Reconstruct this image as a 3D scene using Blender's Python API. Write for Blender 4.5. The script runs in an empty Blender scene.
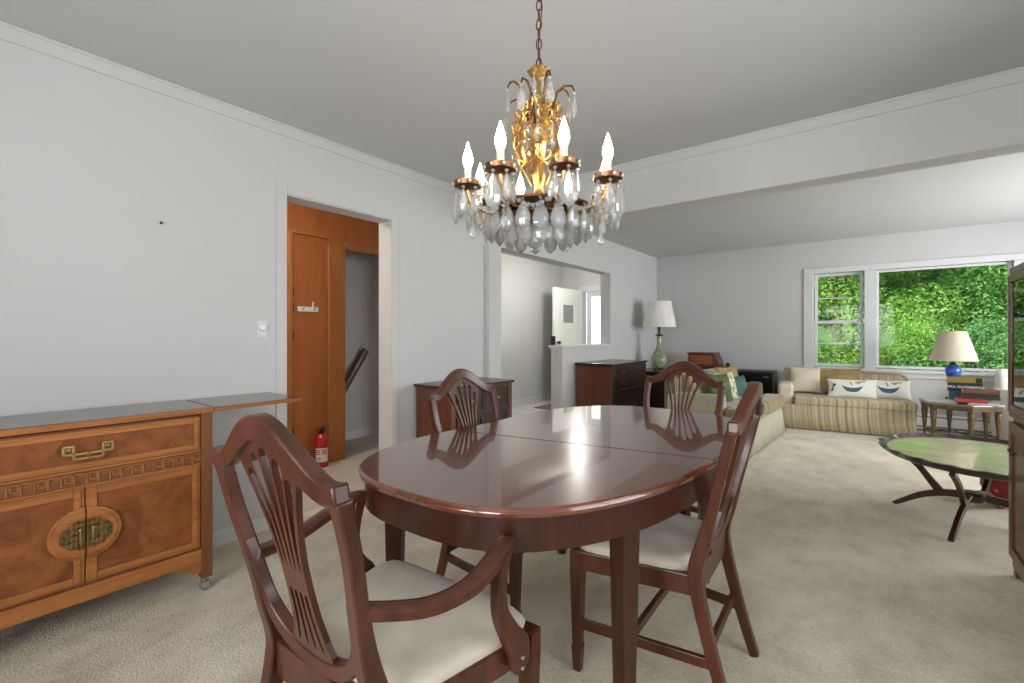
import bpy, bmesh, math, random
from mathutils import Vector, Matrix
R = math.radians
PI = math.pi
C = bpy.context.scene.collection
random.seed(7)

# ------------------------------------------------------------------ materials
def new_mat(name):
    m = bpy.data.materials.new(name); m.use_nodes = True
    nt = m.node_tree
    return m, nt, nt.nodes['Principled BSDF']

def bump(nt, bsdf, height, strength=.2, dist=.01):
    b = nt.nodes.new('ShaderNodeBump'); b.inputs['Strength'].default_value = strength; b.inputs['Distance'].default_value = dist
    nt.links.new(height, b.inputs['Height']); nt.links.new(b.outputs['Normal'], bsdf.inputs['Normal'])

def coords(nt, scale=(1, 1, 1)):
    tc = nt.nodes.new('ShaderNodeTexCoord'); mp = nt.nodes.new('ShaderNodeMapping')
    mp.inputs['Scale'].default_value = scale
    nt.links.new(tc.outputs['Object'], mp.inputs['Vector'])
    return mp.outputs['Vector']

def noise(nt, vec, scale, detail=3, rough=.5, distort=0):
    n = nt.nodes.new('ShaderNodeTexNoise')
    n.inputs['Scale'].default_value = scale; n.inputs['Detail'].default_value = detail
    n.inputs['Roughness'].default_value = rough; n.inputs['Distortion'].default_value = distort
    nt.links.new(vec, n.inputs['Vector'])
    return n.outputs['Fac']

def ramp(nt, fac, stops):
    r = nt.nodes.new('ShaderNodeValToRGB')
    el = r.color_ramp.elements
    while len(el) > 1: el.remove(el[-1])
    el[0].position = stops[0][0]; el[0].color = (*stops[0][1], 1)
    for p, c in stops[1:]:
        e = el.new(p); e.color = (*c, 1)
    nt.links.new(fac, r.inputs['Fac'])
    return r.outputs['Color']

def plain(name, col, rough=.5, metal=0, var=.06, vscale=6, bmp=0, bscale=200, coat=0, spec=.5, sheen=0):
    m, nt, b = new_mat(name)
    v = coords(nt)
    f = noise(nt, v, vscale, 4)
    lo = tuple(max(0, c*(1-var)) for c in col); hi = tuple(min(1, c*(1+var)) for c in col)
    nt.links.new(ramp(nt, f, [(.3, lo), (.7, hi)]), b.inputs['Base Color'])
    b.inputs['Roughness'].default_value = rough; b.inputs['Metallic'].default_value = metal
    b.inputs['Coat Weight'].default_value = coat; b.inputs['Specular IOR Level'].default_value = spec
    if sheen: b.inputs['Sheen Weight'].default_value = sheen
    if bmp: bump(nt, b, noise(nt, v, bscale, 3), bmp, .004)
    return m

def wood(name, dark, light, axis='z', rough=.35, coat=0, burl=False, spec=.5, coat_rough=.06, fine=1.0):
    m, nt, b = new_mat(name)
    s = {'x': (1.2, 14, 14), 'y': (14, 1.2, 14), 'z': (14, 14, 1.2)}[axis]
    v = coords(nt, (7, 7, 7) if burl else tuple(q*fine for q in s))
    f = noise(nt, v, 1.6 if not burl else 1.3, 6, .62, 1.2 if burl else .6)
    mid = tuple((a+c)/2 for a, c in zip(dark, light))
    nt.links.new(ramp(nt, f, [(.28, dark), (.5, mid), (.74, light)]), b.inputs['Base Color'])
    b.inputs['Roughness'].default_value = rough
    b.inputs['Coat Weight'].default_value = coat; b.inputs['Coat Roughness'].default_value = coat_rough
    b.inputs['Specular IOR Level'].default_value = spec
    return m

def glass_pane(name, tint=(1, 1, 1), ior=1.45):
    m = bpy.data.materials.new(name); m.use_nodes = True
    nt = m.node_tree; nt.nodes.clear()
    out = nt.nodes.new('ShaderNodeOutputMaterial'); mix = nt.nodes.new('ShaderNodeMixShader')
    tr = nt.nodes.new('ShaderNodeBsdfTransparent'); gl = nt.nodes.new('ShaderNodeBsdfGlossy'); fr = nt.nodes.new('ShaderNodeFresnel')
    tr.inputs['Color'].default_value = (*tint, 1); gl.inputs['Roughness'].default_value = 0.0
    fr.inputs['IOR'].default_value = ior
    nt.links.new(fr.outputs[0], mix.inputs[0]); nt.links.new(tr.outputs[0], mix.inputs[1]); nt.links.new(gl.outputs[0], mix.inputs[2])
    nt.links.new(mix.outputs[0], out.inputs[0])
    return m

def emit(name, col, strength):
    m, nt, b = new_mat(name)
    b.inputs['Base Color'].default_value = (*col, 1)
    b.inputs['Emission Color'].default_value = (*col, 1); b.inputs['Emission Strength'].default_value = strength
    return m

M = {}
M['wall'] = plain('wall_paint', (.55, .552, .55), .85, var=.012, vscale=1.5, bmp=.03, bscale=120, spec=.2)
M['ceiling'] = plain('ceiling_paint', (.56, .572, .58), .9, var=.012, vscale=1.2, spec=.15)
M['trim'] = plain('white_trim', (.62, .63, .64), .5, var=.01, spec=.35)
M['white'] = plain('white_gloss', (.86, .86, .86), .4, var=.01)
def carpet_mat():
    m, nt, b = new_mat('carpet_pile')
    v = coords(nt)
    big = noise(nt, v, 1.1, 4, .6)
    c1 = ramp(nt, big, [(.3, (.58, .515, .40)), (.5, (.73, .665, .535)), (.70, (.83, .775, .655))])
    md = noise(nt, coords(nt, (1, .6, 1)), 6.5, 5, .65)
    c1b = ramp(nt, md, [(.35, (.84, .83, .80)), (.5, (.98, .98, .97)), (.65, (1.07, 1.06, 1.05))])
    fl = noise(nt, v, 75, 4, .75)
    c2 = ramp(nt, fl, [(.30, (.52, .48, .41)), (.43, (.98, .97, .95)), (.66, (1.08, 1.07, 1.05))])
    mx = nt.nodes.new('ShaderNodeMix'); mx.data_type = 'RGBA'; mx.blend_type = 'MULTIPLY'; mx.inputs[0].default_value = .8
    mx0 = nt.nodes.new('ShaderNodeMix'); mx0.data_type = 'RGBA'; mx0.blend_type = 'MULTIPLY'; mx0.inputs[0].default_value = 1
    nt.links.new(c1, mx0.inputs[6]); nt.links.new(c1b, mx0.inputs[7])
    nt.links.new(mx0.outputs[2], mx.inputs[6]); nt.links.new(c2, mx.inputs[7])
    nt.links.new(mx.outputs[2], b.inputs['Base Color'])
    b.inputs['Roughness'].default_value = .95; b.inputs['Specular IOR Level'].default_value = .1
    b.inputs['Sheen Weight'].default_value = .15
    ml = nt.nodes.new('ShaderNodeMath'); ml.operation = 'ADD'
    nt.links.new(noise(nt, v, 110, 3, .6), ml.inputs[0]); nt.links.new(noise(nt, v, 14, 3), ml.inputs[1])
    bump(nt, b, ml.outputs[0], .8, .012)
    return m
M['carpet'] = carpet_mat()
M['hall_floor'] = plain('hall_floor', (.56, .52, .44), .6, var=.08, vscale=5)
def tile_mat():
    m, nt, b = new_mat('foyer_tile')
    v = coords(nt)
    br = nt.nodes.new('ShaderNodeTexBrick'); br.offset = 0
    br.inputs['Scale'].default_value = 2.4; br.inputs['Mortar Size'].default_value = .012
    br.inputs['Brick Width'].default_value = 1; br.inputs['Row Height'].default_value = 1
    br.inputs['Color1'].default_value = (.72, .70, .66, 1); br.inputs['Color2'].default_value = (.66, .64, .6, 1); br.inputs['Mortar'].default_value = (.3, .29, .27, 1)
    nt.links.new(v, br.inputs['Vector']); nt.links.new(br.outputs['Color'], b.inputs['Base Color'])
    b.inputs['Roughness'].default_value = .25
    return m
M['tile'] = tile_mat()
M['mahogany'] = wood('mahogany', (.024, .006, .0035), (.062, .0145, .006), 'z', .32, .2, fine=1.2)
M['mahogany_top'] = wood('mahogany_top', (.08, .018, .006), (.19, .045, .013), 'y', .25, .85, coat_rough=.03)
M['mahogany_top'].node_tree.nodes['Principled BSDF'].inputs['Coat IOR'].default_value = 1.75
M['mahogany_chair'] = wood('mahogany_chair', (.035, .009, .0045), (.118, .031, .0125), 'z', .33, .2, coat_rough=.14, spec=.4)
M['dark_wood'] = wood('dark_walnut', (.018, .007, .005), (.045, .017, .010), 'z', .35, .3)
M['red_wood'] = wood('red_brown_wood', (.085, .024, .012), (.15, .045, .02), 'z', .4, .15)
M['server_frame'] = wood('amber_fruitwood', (.25, .08, .018), (.48, .185, .05), 'x', .38, .1, spec=.4)
M['server_side'] = wood('brown_fruitwood', (.14, .045, .015), (.22, .078, .026), 'z', .38, .2)
M['burl'] = wood('burl_veneer', (.125, .033, .008), (.35, .112, .026), 'x', .36, .1, spec=.4, burl=True)
M['server_top'] = plain('dark_laminate', (.085, .075, .075), .22, var=.1, coat=.3)
M['panel_wood'] = wood('orange_panel_wood', (.33, .10, .022), (.45, .15, .036), 'z', .42, .1, fine=.6)
M['post_wood'] = wood('orange_post_wood', (.34, .115, .028), (.50, .185, .05), 'z', .42, .1, fine=.8)
M['brass'] = plain('aged_brass', (.52, .40, .16), .35, 1, var=.25, vscale=40)
M['brass_dark'] = plain('tarnished_brass', (.22, .17, .07), .45, 1, var=.35, vscale=60)
M['gold'] = plain('gilt_brass', (.66, .39, .12), .3, 1, var=.2, vscale=60)
M['bronze'] = plain('antique_bronze', (.20, .10, .045), .38, 1, var=.2, vscale=60)
M['steel'] = plain('steel', (.6, .6, .62), .25, 1, var=.05)
M['black'] = plain('black_plastic', (.012, .012, .013), .4, var=.1)
M['black_gloss'] = plain('black_gloss', (.008, .008, .009), .15, var=.1)
M['grey_rubber'] = plain('grey_rubber', (.2, .2, .2), .5)
M['candle'] = plain('candle_sleeve', (.62, .58, .47), .5, var=.02)
M['bulb'] = emit('lit_bulb', (1, .9, .74), 32)
def crystal():
    m = bpy.data.materials.new('crystal'); m.use_nodes = True
    nt = m.node_tree; nt.nodes.clear()
    out = nt.nodes.new('ShaderNodeOutputMaterial'); mix = nt.nodes.new('ShaderNodeMixShader'); mix.inputs[0].default_value = .35
    g = nt.nodes.new('ShaderNodeBsdfGlass'); g.inputs['IOR'].default_value = 1.55; g.inputs['Roughness'].default_value = 0
    add = nt.nodes.new('ShaderNodeMixShader'); fr = nt.nodes.new('ShaderNodeFresnel'); fr.inputs['IOR'].default_value = 1.9
    t = nt.nodes.new('ShaderNodeBsdfTransparent'); gl = nt.nodes.new('ShaderNodeBsdfGlossy'); gl.inputs['Roughness'].default_value = .02
    t.inputs['Color'].default_value = (.96, .97, .98, 1)
    nt.links.new(fr.outputs[0], add.inputs[0]); nt.links.new(t.outputs[0], add.inputs[1]); nt.links.new(gl.outputs[0], add.inputs[2])
    nt.links.new(add.outputs[0], mix.inputs[1]); nt.links.new(g.outputs[0], mix.inputs[2])
    df = nt.nodes.new('ShaderNodeBsdfDiffuse'); df.inputs['Color'].default_value = (.92, .91, .88, 1)
    tl = nt.nodes.new('ShaderNodeBsdfTranslucent'); tl.inputs['Color'].default_value = (.92, .91, .88, 1)
    m2 = nt.nodes.new('ShaderNodeMixShader'); m2.inputs[0].default_value = .5; nt.links.new(df.outputs[0], m2.inputs[1]); nt.links.new(tl.outputs[0], m2.inputs[2])
    m3 = nt.nodes.new('ShaderNodeMixShader'); m3.inputs[0].default_value = .25
    nt.links.new(mix.outputs[0], m3.inputs[1]); nt.links.new(m2.outputs[0], m3.inputs[2]); nt.links.new(m3.outputs[0], out.inputs[0])
    return m
M['crystal'] = crystal()
M['glass'] = glass_pane('window_glass', ior=1.18)
M['cabinet_glass'] = glass_pane('cabinet_glass', (.9, .93, .92), 1.9)
M['ivory'] = plain('ivory_damask', (.62, .565, .45), .8, var=.07, vscale=9, bmp=.15, bscale=300, sheen=.2)
M['sofa_seat'] = plain('olive_velvet', (.235, .195, .08), .85, var=.14, vscale=7, bmp=.2, bscale=260, sheen=.3)
M['sofa_skirt'] = plain('pale_sage_cotton', (.41, .405, .30), .9, var=.08, vscale=5, bmp=.15, bscale=240)
M['sofa_dark'] = plain('dark_olive_velvet', (.13, .125, .07), .85, var=.12, vscale=7, sheen=.3)
def stripe_mat():
    m, nt, b = new_mat('striped_linen')
    tc = nt.nodes.new('ShaderNodeTexCoord'); sx = nt.nodes.new('ShaderNodeSeparateXYZ'); nt.links.new(tc.outputs['Object'], sx.inputs[0])
    ad = nt.nodes.new('ShaderNodeMath'); ad.operation = 'ADD'; nt.links.new(sx.outputs[0], ad.inputs[0]); nt.links.new(sx.outputs[1], ad.inputs[1])
    cb = nt.nodes.new('ShaderNodeCombineXYZ'); nt.links.new(ad.outputs[0], cb.inputs[0])
    f = noise(nt, cb.outputs[0], 34, 2, .4)
    nt.links.new(ramp(nt, f, [(.36, (.29, .205, .11)), (.46, (.43, .345, .215)), (.54, (.49, .42, .295)), (.64, (.55, .49, .365))]), b.inputs['Base Color'])
    b.inputs['Roughness'].default_value = .85
    bump(nt, b, noise(nt, coords(nt), 220, 3), .15, .004)
    return m
M['stripe'] = stripe_mat()
M['cream'] = plain('cream_cotton', (.66, .60, .475), .9, var=.05, bmp=.1, bscale=250)
M['cream_white'] = plain('white_cotton', (.78, .77, .72), .9, var=.03, bmp=.1, bscale=250)
M['gold_fabric'] = plain('gold_velvet', (.29, .21, .075), .75, var=.25, vscale=10, sheen=.3)
M['green_fabric'] = plain('green_leaf_print', (.075, .12, .035), .8, var=.35, vscale=12)
M['teal_fabric'] = plain('teal_fabric', (.055, .12, .115), .8, var=.3, vscale=14)
def floral():
    m, nt, b = new_mat('cream_leaf_print')
    f = noise(nt, coords(nt), 16, 3, .5)
    nt.links.new(ramp(nt, f, [(.40, (.22, .27, .14)), (.46, (.62, .56, .4)), (.6, (.68, .62, .46)), (.66, (.4, .28, .12))]), b.inputs['Base Color'])
    b.inputs['Roughness'].default_value = .9
    return m
M['floral'] = floral()
M['canoe_blue'] = plain('blue_print', (.05, .12, .165), .9, var=.3, vscale=60)
M['print_dark'] = plain('charcoal_print', (.06, .06, .06), .9)
M['print_tan'] = plain('tan_print', (.35, .27, .2), .9)
def shade_mat(name, col, n):
    m, nt, b = new_mat(name)
    f = noise(nt, coords(nt, (1, 1, .05)), n, 2, .4)
    lo = tuple(c*.9 for c in col)
    nt.links.new(ramp(nt, f, [(.35, lo), (.65, col)]), b.inputs['Base Color'])
    b.inputs['Roughness'].default_value = .85
    b.inputs['Transmission Weight'].default_value = 0
    return m
M['shade_white'] = shade_mat('white_lamp_shade', (.80, .79, .74), 30)
M['shade_beige'] = shade_mat('beige_pleated_shade', (.60, .535, .42), 40)
def colored_glass(name, col, rough=.05):
    m, nt, b = new_mat(name)
    b.inputs['Base Color'].default_value = (*col, 1); b.inputs['Roughness'].default_value = rough
    b.inputs['Transmission Weight'].default_value = .55; b.inputs['IOR'].default_value = 1.45
    b.inputs['Coat Weight'].default_value = .5
    f = noise(nt, coords(nt), 18, 3)
    nt.links.new(ramp(nt, f, [(.3, tuple(c*.7 for c in col)), (.7, tuple(min(1, c*1.2) for c in col))]), b.inputs['Base Color'])
    return m
M['green_glass'] = colored_glass('green_mottled_glass', (.47, .54, .36))
M['blue_glass'] = colored_glass('cobalt_glass', (.05, .16, .75))
M['reflect_green'] = plain('green_reflection_top', (.56, .545, .34), .2, var=.16, vscale=7, coat=.4)  # pale green of the reflected window is put into the base colour
M['table_top_dark'] = plain('dark_lacquer_top', (.16, .145, .11), .15, var=.2, coat=.8)
M['gilt_leg'] = plain('antiqued_gilt', (.105, .075, .03), .45, .3, var=.45, vscale=25)
M['dark_iron'] = plain('dark_iron', (.05, .045, .035), .5, .5)
M['fire_red'] = plain('fire_red', (.48, .012, .014), .3, coat=.4, var=.04)
M['label_white'] = plain('label_white', (.8, .78, .75), .5, var=.02)
M['label_red'] = plain('label_red', (.55, .06, .05), .5)
M['paper'] = plain('paper_edge', (.74, .71, .62), .8, var=.06, vscale=80)
M['outdoor_ground'] = plain('lawn_green', (.10, .19, .045), .95, var=.4, vscale=2)
M['bark'] = plain('bark', (.11, .08, .055), .9, var=.3, vscale=12, bmp=.6, bscale=40)
M['ext_white'] = plain('exterior_white', (.72, .73, .78), .6)
M['mat_brown'] = plain('doormat_brown', (.12, .1, .075), .95, bmp=.5, bscale=150)
def red_pattern():
    m, nt, b = new_mat('red_white_pattern')
    vo = nt.nodes.new('ShaderNodeTexVoronoi'); vo.inputs['Scale'].default_value = 24
    nt.links.new(coords(nt), vo.inputs['Vector'])
    nt.links.new(ramp(nt, vo.outputs['Distance'], [(.15, (.62, .42, .36)), (.32, (.42, .045, .04)), (.7, (.30, .02, .02))]), b.inputs['Base Color'])
    b.inputs['Roughness'].default_value = .6
    return m
M['red_pattern'] = red_pattern()
def leaf_mat(name, a, b_, c_):
    m, nt, b = new_mat(name)
    f = noise(nt, coords(nt), 3.2, 4, .6)
    col = ramp(nt, f, [(.32, a), (.5, b_), (.68, c_)])
    nt.links.new(col, b.inputs['Base Color'])
    b.inputs['Roughness'].default_value = .55
    tl = nt.nodes.new('ShaderNodeBsdfTranslucent'); nt.links.new(col, tl.inputs['Color'])
    mx = nt.nodes.new('ShaderNodeMixShader'); mx.inputs[0].default_value = .4
    out = nt.nodes['Material Output']
    nt.links.new(b.outputs[0], mx.inputs[1]); nt.links.new(tl.outputs[0], mx.inputs[2]); nt.links.new(mx.outputs[0], out.inputs[0])
    return m
M['leaf_a'] = leaf_mat('leaf_mid_green', (.085, .22, .04), (.17, .40, .075), (.32, .56, .14))
M['leaf_b'] = leaf_mat('leaf_yellow_green', (.10, .24, .03), (.24, .46, .07), (.42, .62, .16))
M['leaf_c'] = leaf_mat('leaf_blue_green', (.07, .20, .065), (.14, .36, .11), (.27, .50, .19))

# ------------------------------------------------------------------ mesh builder
class MB:
    def __init__(s): s.v = []; s.f = []; s.mi = []; s.cur = 0
    def add(s, vs, fs):
        o = len(s.v); s.v += [tuple(p) for p in vs]
        for f in fs: s.f.append(tuple(i+o for i in f)); s.mi.append(s.cur)
        return s
    def hexa(s, p):  # 4 bottom ccw, 4 top ccw
        return s.add(p, [(3, 2, 1, 0), (4, 5, 6, 7), (0, 1, 5, 4), (1, 2, 6, 5), (2, 3, 7, 6), (3, 0, 4, 7)])
    def box(s, x0, x1, y0, y1, z0, z1):
        return s.hexa([(x0, y0, z0), (x1, y0, z0), (x1, y1, z0), (x0, y1, z0), (x0, y0, z1), (x1, y0, z1), (x1, y1, z1), (x0, y1, z1)])
    def obox(s, c, size, rot=(0, 0, 0)):
        from mathutils import Euler
        m = Euler(rot).to_matrix(); c = Vector(c); a, b, d = [q/2 for q in size]
        return s.hexa([c + m @ Vector(p) for p in [(-a, -b, -d), (a, -b, -d), (a, b, -d), (-a, b, -d), (-a, -b, d), (a, -b, d), (a, b, d), (-a, b, d)]])
    def taper(s, cx, cy, z0, z1, a0, a1, b0=None, b1=None, dx=0, dy=0):
        b0 = a0 if b0 is None else b0; b1 = a1 if b1 is None else b1
        x1, y1 = cx+dx, cy+dy
        return s.hexa([(cx-a0/2, cy-b0/2, z0), (cx+a0/2, cy-b0/2, z0), (cx+a0/2, cy+b0/2, z0), (cx-a0/2, cy+b0/2, z0),
                       (x1-a1/2, y1-b1/2, z1), (x1+a1/2, y1-b1/2, z1), (x1+a1/2, y1+b1/2, z1), (x1-a1/2, y1+b1/2, z1)])
    def loft(s, rings, closed=True, caps=True):
        n = len(rings[0]); o = len(s.v)
        for r in rings: s.v += [tuple(p) for p in r]
        m = n if closed else n-1
        for i in range(len(rings)-1):
            for j in range(m):
                k = (j+1) % n
                s.f.append((o+i*n+j, o+i*n+k, o+(i+1)*n+k, o+(i+1)*n+j)); s.mi.append(s.cur)
        if caps and closed:
            s.f.append(tuple(o+j for j in reversed(range(n)))); s.mi.append(s.cur)
            s.f.append(tuple(o+(len(rings)-1)*n+j for j in range(n))); s.mi.append(s.cur)
        return s
    def lathe(s, prof, n=24, c=(0, 0, 0), caps=True):
        return s.loft([[(c[0]+r*math.cos(2*PI*j/n), c[1]+r*math.sin(2*PI*j/n), c[2]+z) for j in range(n)] for r, z in prof], True, caps)
    def tube(s, path, r, n=8, caps=True):
        P = [Vector(p) for p in path]; rs = r if isinstance(r, (list, tuple)) else [r]*len(P)
        rings = []; up = None
        for i, p in enumerate(P):
            t = (P[min(i+1, len(P)-1)]-P[max(i-1, 0)]).normalized()
            if up is None:
                up = Vector((0, 0, 1)) if abs(t.z) < .9 else Vector((1, 0, 0))
            a = (up - t*up.dot(t)).normalized(); b = t.cross(a); up = a
            rings.append([p + (a*math.cos(2*PI*j/n)+b*math.sin(2*PI*j/n))*rs[i] for j in range(n)])
        return s.loft(rings, True, caps)
    def sweep(s, path, w, h, ref, rnd=0):  # rectangular section; h along ref
        P = [Vector(p) for p in path]; n = len(P)
        ws = w if isinstance(w, (list, tuple)) else [w]*n; hs = h if isinstance(h, (list, tuple)) else [h]*n
        rings = []
        for i, p in enumerate(P):
            t = (P[min(i+1, n-1)]-P[max(i-1, 0)]).normalized()
            rf = Vector(ref[i]) if isinstance(ref[0], (list, tuple, Vector)) else Vector(ref)
            a = (rf - t*rf.dot(t)).normalized(); b = t.cross(a)
            if rnd:
                q = []
                for j in range(12):
                    an = 2*PI*j/12; cx, sy = math.cos(an), math.sin(an)
                    k = (abs(cx)**4+abs(sy)**4)**-.25
                    q.append(p + b*cx*k*ws[i]/2 + a*sy*k*hs[i]/2)
                rings.append(q)
            else:
                rings.append([p + b*sx*ws[i]/2 + a*sy*hs[i]/2 for sx, sy in ((-1, -1), (1, -1), (1, 1), (-1, 1))])
        return s.loft(rings)
    def prism(s, poly, z0, z1, fn=None):
        n = len(poly)
        lo = [(x, y, z0) for x, y in poly]; hi = [(x, y, z1) for x, y in poly]
        vs = lo+hi
        if fn: vs = [fn(p) for p in vs]
        return s.add(vs, [tuple(reversed(range(n))), tuple(range(n, 2*n))] + [(i, (i+1) % n, n+(i+1) % n, n+i) for i in range(n)])
    def ball(s, c, r, n=10, m=6, sz=1):
        prof = [(max(r*math.sin(PI*i/m), 1e-4), -r*math.cos(PI*i/m)*sz) for i in range(m+1)]
        return s.lathe(prof, n, c)
    def build(s, name, mat, parent=None, smooth=None, bev=0, seg=2, loc=None):
        me = bpy.data.meshes.new(name); me.from_pydata(s.v, [], s.f)
        mats = mat if isinstance(mat, (list, tuple)) else [mat]
        for m in mats: me.materials.append(m)
        for p, i in zip(me.polygons, s.mi): p.material_index = i
        bm = bmesh.new(); bm.from_mesh(me); bmesh.ops.recalc_face_normals(bm, faces=bm.faces); bm.to_mesh(me); bm.free()
        if smooth is not None:
            for p in me.polygons: p.use_smooth = True
            me.set_sharp_from_angle(angle=R(smooth))
        o = bpy.data.objects.new(name, me); C.objects.link(o)
        if parent: o.parent = parent
        if loc: o.location = loc
        if bev:
            b = o.modifiers.new('bevel', 'BEVEL'); b.width = bev; b.segments = seg; b.limit_method = 'ANGLE'; b.angle_limit = R(40)
        return o

def tag(o, label=None, cat=None, group=None, kind=None):
    if label: o['label'] = label
    if cat: o['category'] = cat
    if group: o['group'] = group
    if kind: o['kind'] = kind
    return o
def thing(name, loc, rz, label, cat, group=None):
    o = bpy.data.objects.new(name, None); C.objects.link(o)
    o.location = loc; o.rotation_euler = (0, 0, R(rz)); o.empty_display_size = .1
    return tag(o, label, cat, group)
def struct(name, mb, mat, **k):
    o = mb.build(name, mat, **k); o['kind'] = 'structure'; return o
def copy_tree(o, parent=None):
    c = o.copy(); C.objects.link(c)
    if parent: c.parent = parent
    for ch in list(o.children): copy_tree(ch, c)
    return c

def fill(outer, holes, t):
    """flat polygon with holes in x,z; thickness t along y; returns verts, faces"""
    cu = bpy.data.curves.new('outline', 'CURVE'); cu.dimensions = '2D'; cu.fill_mode = 'BOTH'; cu.extrude = t/2
    for poly in [outer]+holes:
        sp = cu.splines.new('POLY'); sp.points.add(len(poly)-1); sp.use_cyclic_u = True
        for p, (x, y) in zip(sp.points, poly): p.co = (x, y, 0, 1)
    ob = bpy.data.objects.new('outline', cu); C.objects.link(ob)
    bpy.context.view_layer.update()
    dg = bpy.context.evaluated_depsgraph_get(); me = ob.evaluated_get(dg).to_mesh()
    vs = [(v.co.x, v.co.z, v.co.y) for v in me.vertices]; fs = [tuple(p.vertices) for p in me.polygons]
    ob.evaluated_get(dg).to_mesh_clear()
    bpy.data.objects.remove(ob); bpy.data.curves.remove(cu)
    return vs, fs

def pillow(mb, w, h, t, n=14, fn=None):
    """soft cushion standing in x,z plane (h along z), thickness along y; fn maps a local point"""
    def surf(u, v, sgn):
        k = max((1-u*u)*(1-v*v), 0)**.42
        x = w/2*u*(1-.07*(1-v*v)); z = h/2*v*(1-.07*(1-u*u))
        return (x, sgn*t/2*k, z)
    for sgn in (-1, 1):
        o = []
        for i in range(n+1):
            for j in range(n+1):
                u = -1+2*i/n; v = -1+2*j/n
                u = math.sin(u*PI/2); v = math.sin(v*PI/2)
                p = surf(u, v, sgn); o.append(fn(p) if fn else p)
        mb.add(o, [(i*(n+1)+j, (i+1)*(n+1)+j, (i+1)*(n+1)+j+1, i*(n+1)+j+1) for i in range(n) for j in range(n)])
    return surf

# ------------------------------------------------------------------ room shell
H = 2.44
def wall(name, boxes, mat='wall'):
    mb = MB()
    for b in boxes: mb.box(*b)
    return struct(name, mb, M[mat])
YB = 7.55; XR = 3.85; XR2 = 5.6; YF = -1.7; XL2 = .05
struct('floor', MB().box(-.08, XR2, YF, YB, -.12, 0), M['carpet'])
struct('floor_hall', MB().box(-1.85, -.08, .3, YB+.1, -.12, .0), M['hall_floor'])
struct('floor_foyer', MB().box(-1.72, -.10, 4.6, YB, 0, .004), M['tile'])
struct('ceiling', MB().box(-1.95, XR2+.2, -4.2, YB+.15, H, H+.15), M['ceiling'])  # slab runs past the rear wall, an unseen eave added to block sun
wall('wall_left', [(-.15, 0, YF, 1.393, 0, H), (-.15, 0, 2.183, 3.25, 0, H), (-.15, 0, 1.393, 2.183, 2.03, H)])
wall('wall_living_left', [(-.10, XL2, 3.25, 3.43, 0, H), (-.10, XL2, 3.43, 5.80, 2.0, H), (-.10, XL2, 4.54, 5.80, 0, 1.015), (-.10, XL2, 5.80, YB, 0, H)])
wall('wall_header', [(0.0, XR, 3.26, 3.42, 2.085, H)])
# dining right wall, living return and right wall, with window openings added for fill light
wall('wall_right', [(XR, XR+.15, YF, .6, 0, H), (XR, XR+.15, 2.2, 3.42, 0, H), (XR, XR+.15, .6, 2.2, 0, .8), (XR, XR+.15, .6, 2.2, 2.1, H),
                    (XR+.15, XR2, 3.27, 3.42, 0, H)])
wall('wall_living_right', [(XR2, XR2+.15, 3.42, 4.3, 0, H), (XR2, XR2+.15, 6.9, YB, 0, H), (XR2, XR2+.15, 4.3, 6.9, 0, .7), (XR2, XR2+.15, 4.3, 6.9, 2.1, H)])
wall('wall_rear', [(-.15, 1.5, YF-.15, YF, 0, H), (3.5, XR+.15, YF-.15, YF, 0, H), (1.5, 3.5, YF-.15, YF, 0, .8), (1.5, 3.5, YF-.15, YF, 2.1, H)])  # opening added for the rear fill light
WX0, WX1, WX2, WX3, WX4, WX5 = 2.24, 2.80, 2.915, 4.13, 4.25, 4.81   # three windows
WZ0, WZ1 = .735, 2.0
wall('wall_back', [(XL2-.1, WX0-.03, YB, YB+.15, 0, H), (WX5+.03, XR2+.15, YB, YB+.15, 0, H), (WX0-.03, WX5+.03, YB, YB+.15, 0, WZ0-.03), (WX0-.03, WX5+.03, YB, YB+.15, WZ1+.03, H)])
# hall and foyer shell
wall('wall_hall', [(-1.87, -1.72, .3, YB+.15, 0, H)])
wall('wall_stair_shade', [(-1.72, -1.09, 3.42, 3.52, 0, H)])  # unseen return added to keep the stairwell wall in shade
wall('wall_hall_end', [(-1.85, -.15, .3, .4, 0, H)])
FD0, FD1 = -1.30, -.38
wall('wall_foyer_front', [(-1.72, FD0, YB-.13, YB+.02, 0, H), (FD1, -.1, YB-.13, YB+.02, 0, H), (FD0, FD1, YB-.13, YB+.02, 1.985, H)])

# crown moulding
def crown(name, p0, p1, nrm):
    prof = [(0, 0), (.036, 0), (.036, -.008), (.028, -.013), (.02, -.03), (.010, -.046), (.008, -.058), (0, -.06)]
    a, b, n = Vector(p0), Vector(p1), Vector(nrm)
    mb = MB(); mb.loft([[e + n*x + Vector((0, 0, y)) for x, y in prof] for e in (a, b)])
    return struct(name, mb, M['wall'], smooth=30)
crown('trim_1', (0, YF, H), (0, 3.26, H), (1, 0, 0))
crown('trim_2', (0, 3.26, H), (XR, 3.26, H), (0, -1, 0))
crown('trim_3', (XR, YF, H), (XR, 3.26, H), (-1, 0, 0))

def base(name, boxes):
    mb = MB()
    for b in boxes: mb.box(*b)
    return struct(name, mb, M['trim'], bev=.003)
base('baseboard_left', [(0, .014, YF, 1.325, 0, .09), (0, .014, 2.245, 3.245, 0, .09), (XL2, XL2+.014, 4.56, YB, 0, .09)])
base('baseboard_back', [(XL2, XR2, YB-.014, YB, 0, .1)])
base('baseboard_right', [(XR-.014, XR, YF, 3.26, 0, .09), (XR2-.014, XR2, 3.42, YB, 0, .09)])
base('baseboard_hall', [(-1.72, -1.706, 2.4, 3.42, 0, .1), (-1.72, -1.706, 3.52, YB-.13, 0, .1)])
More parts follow.
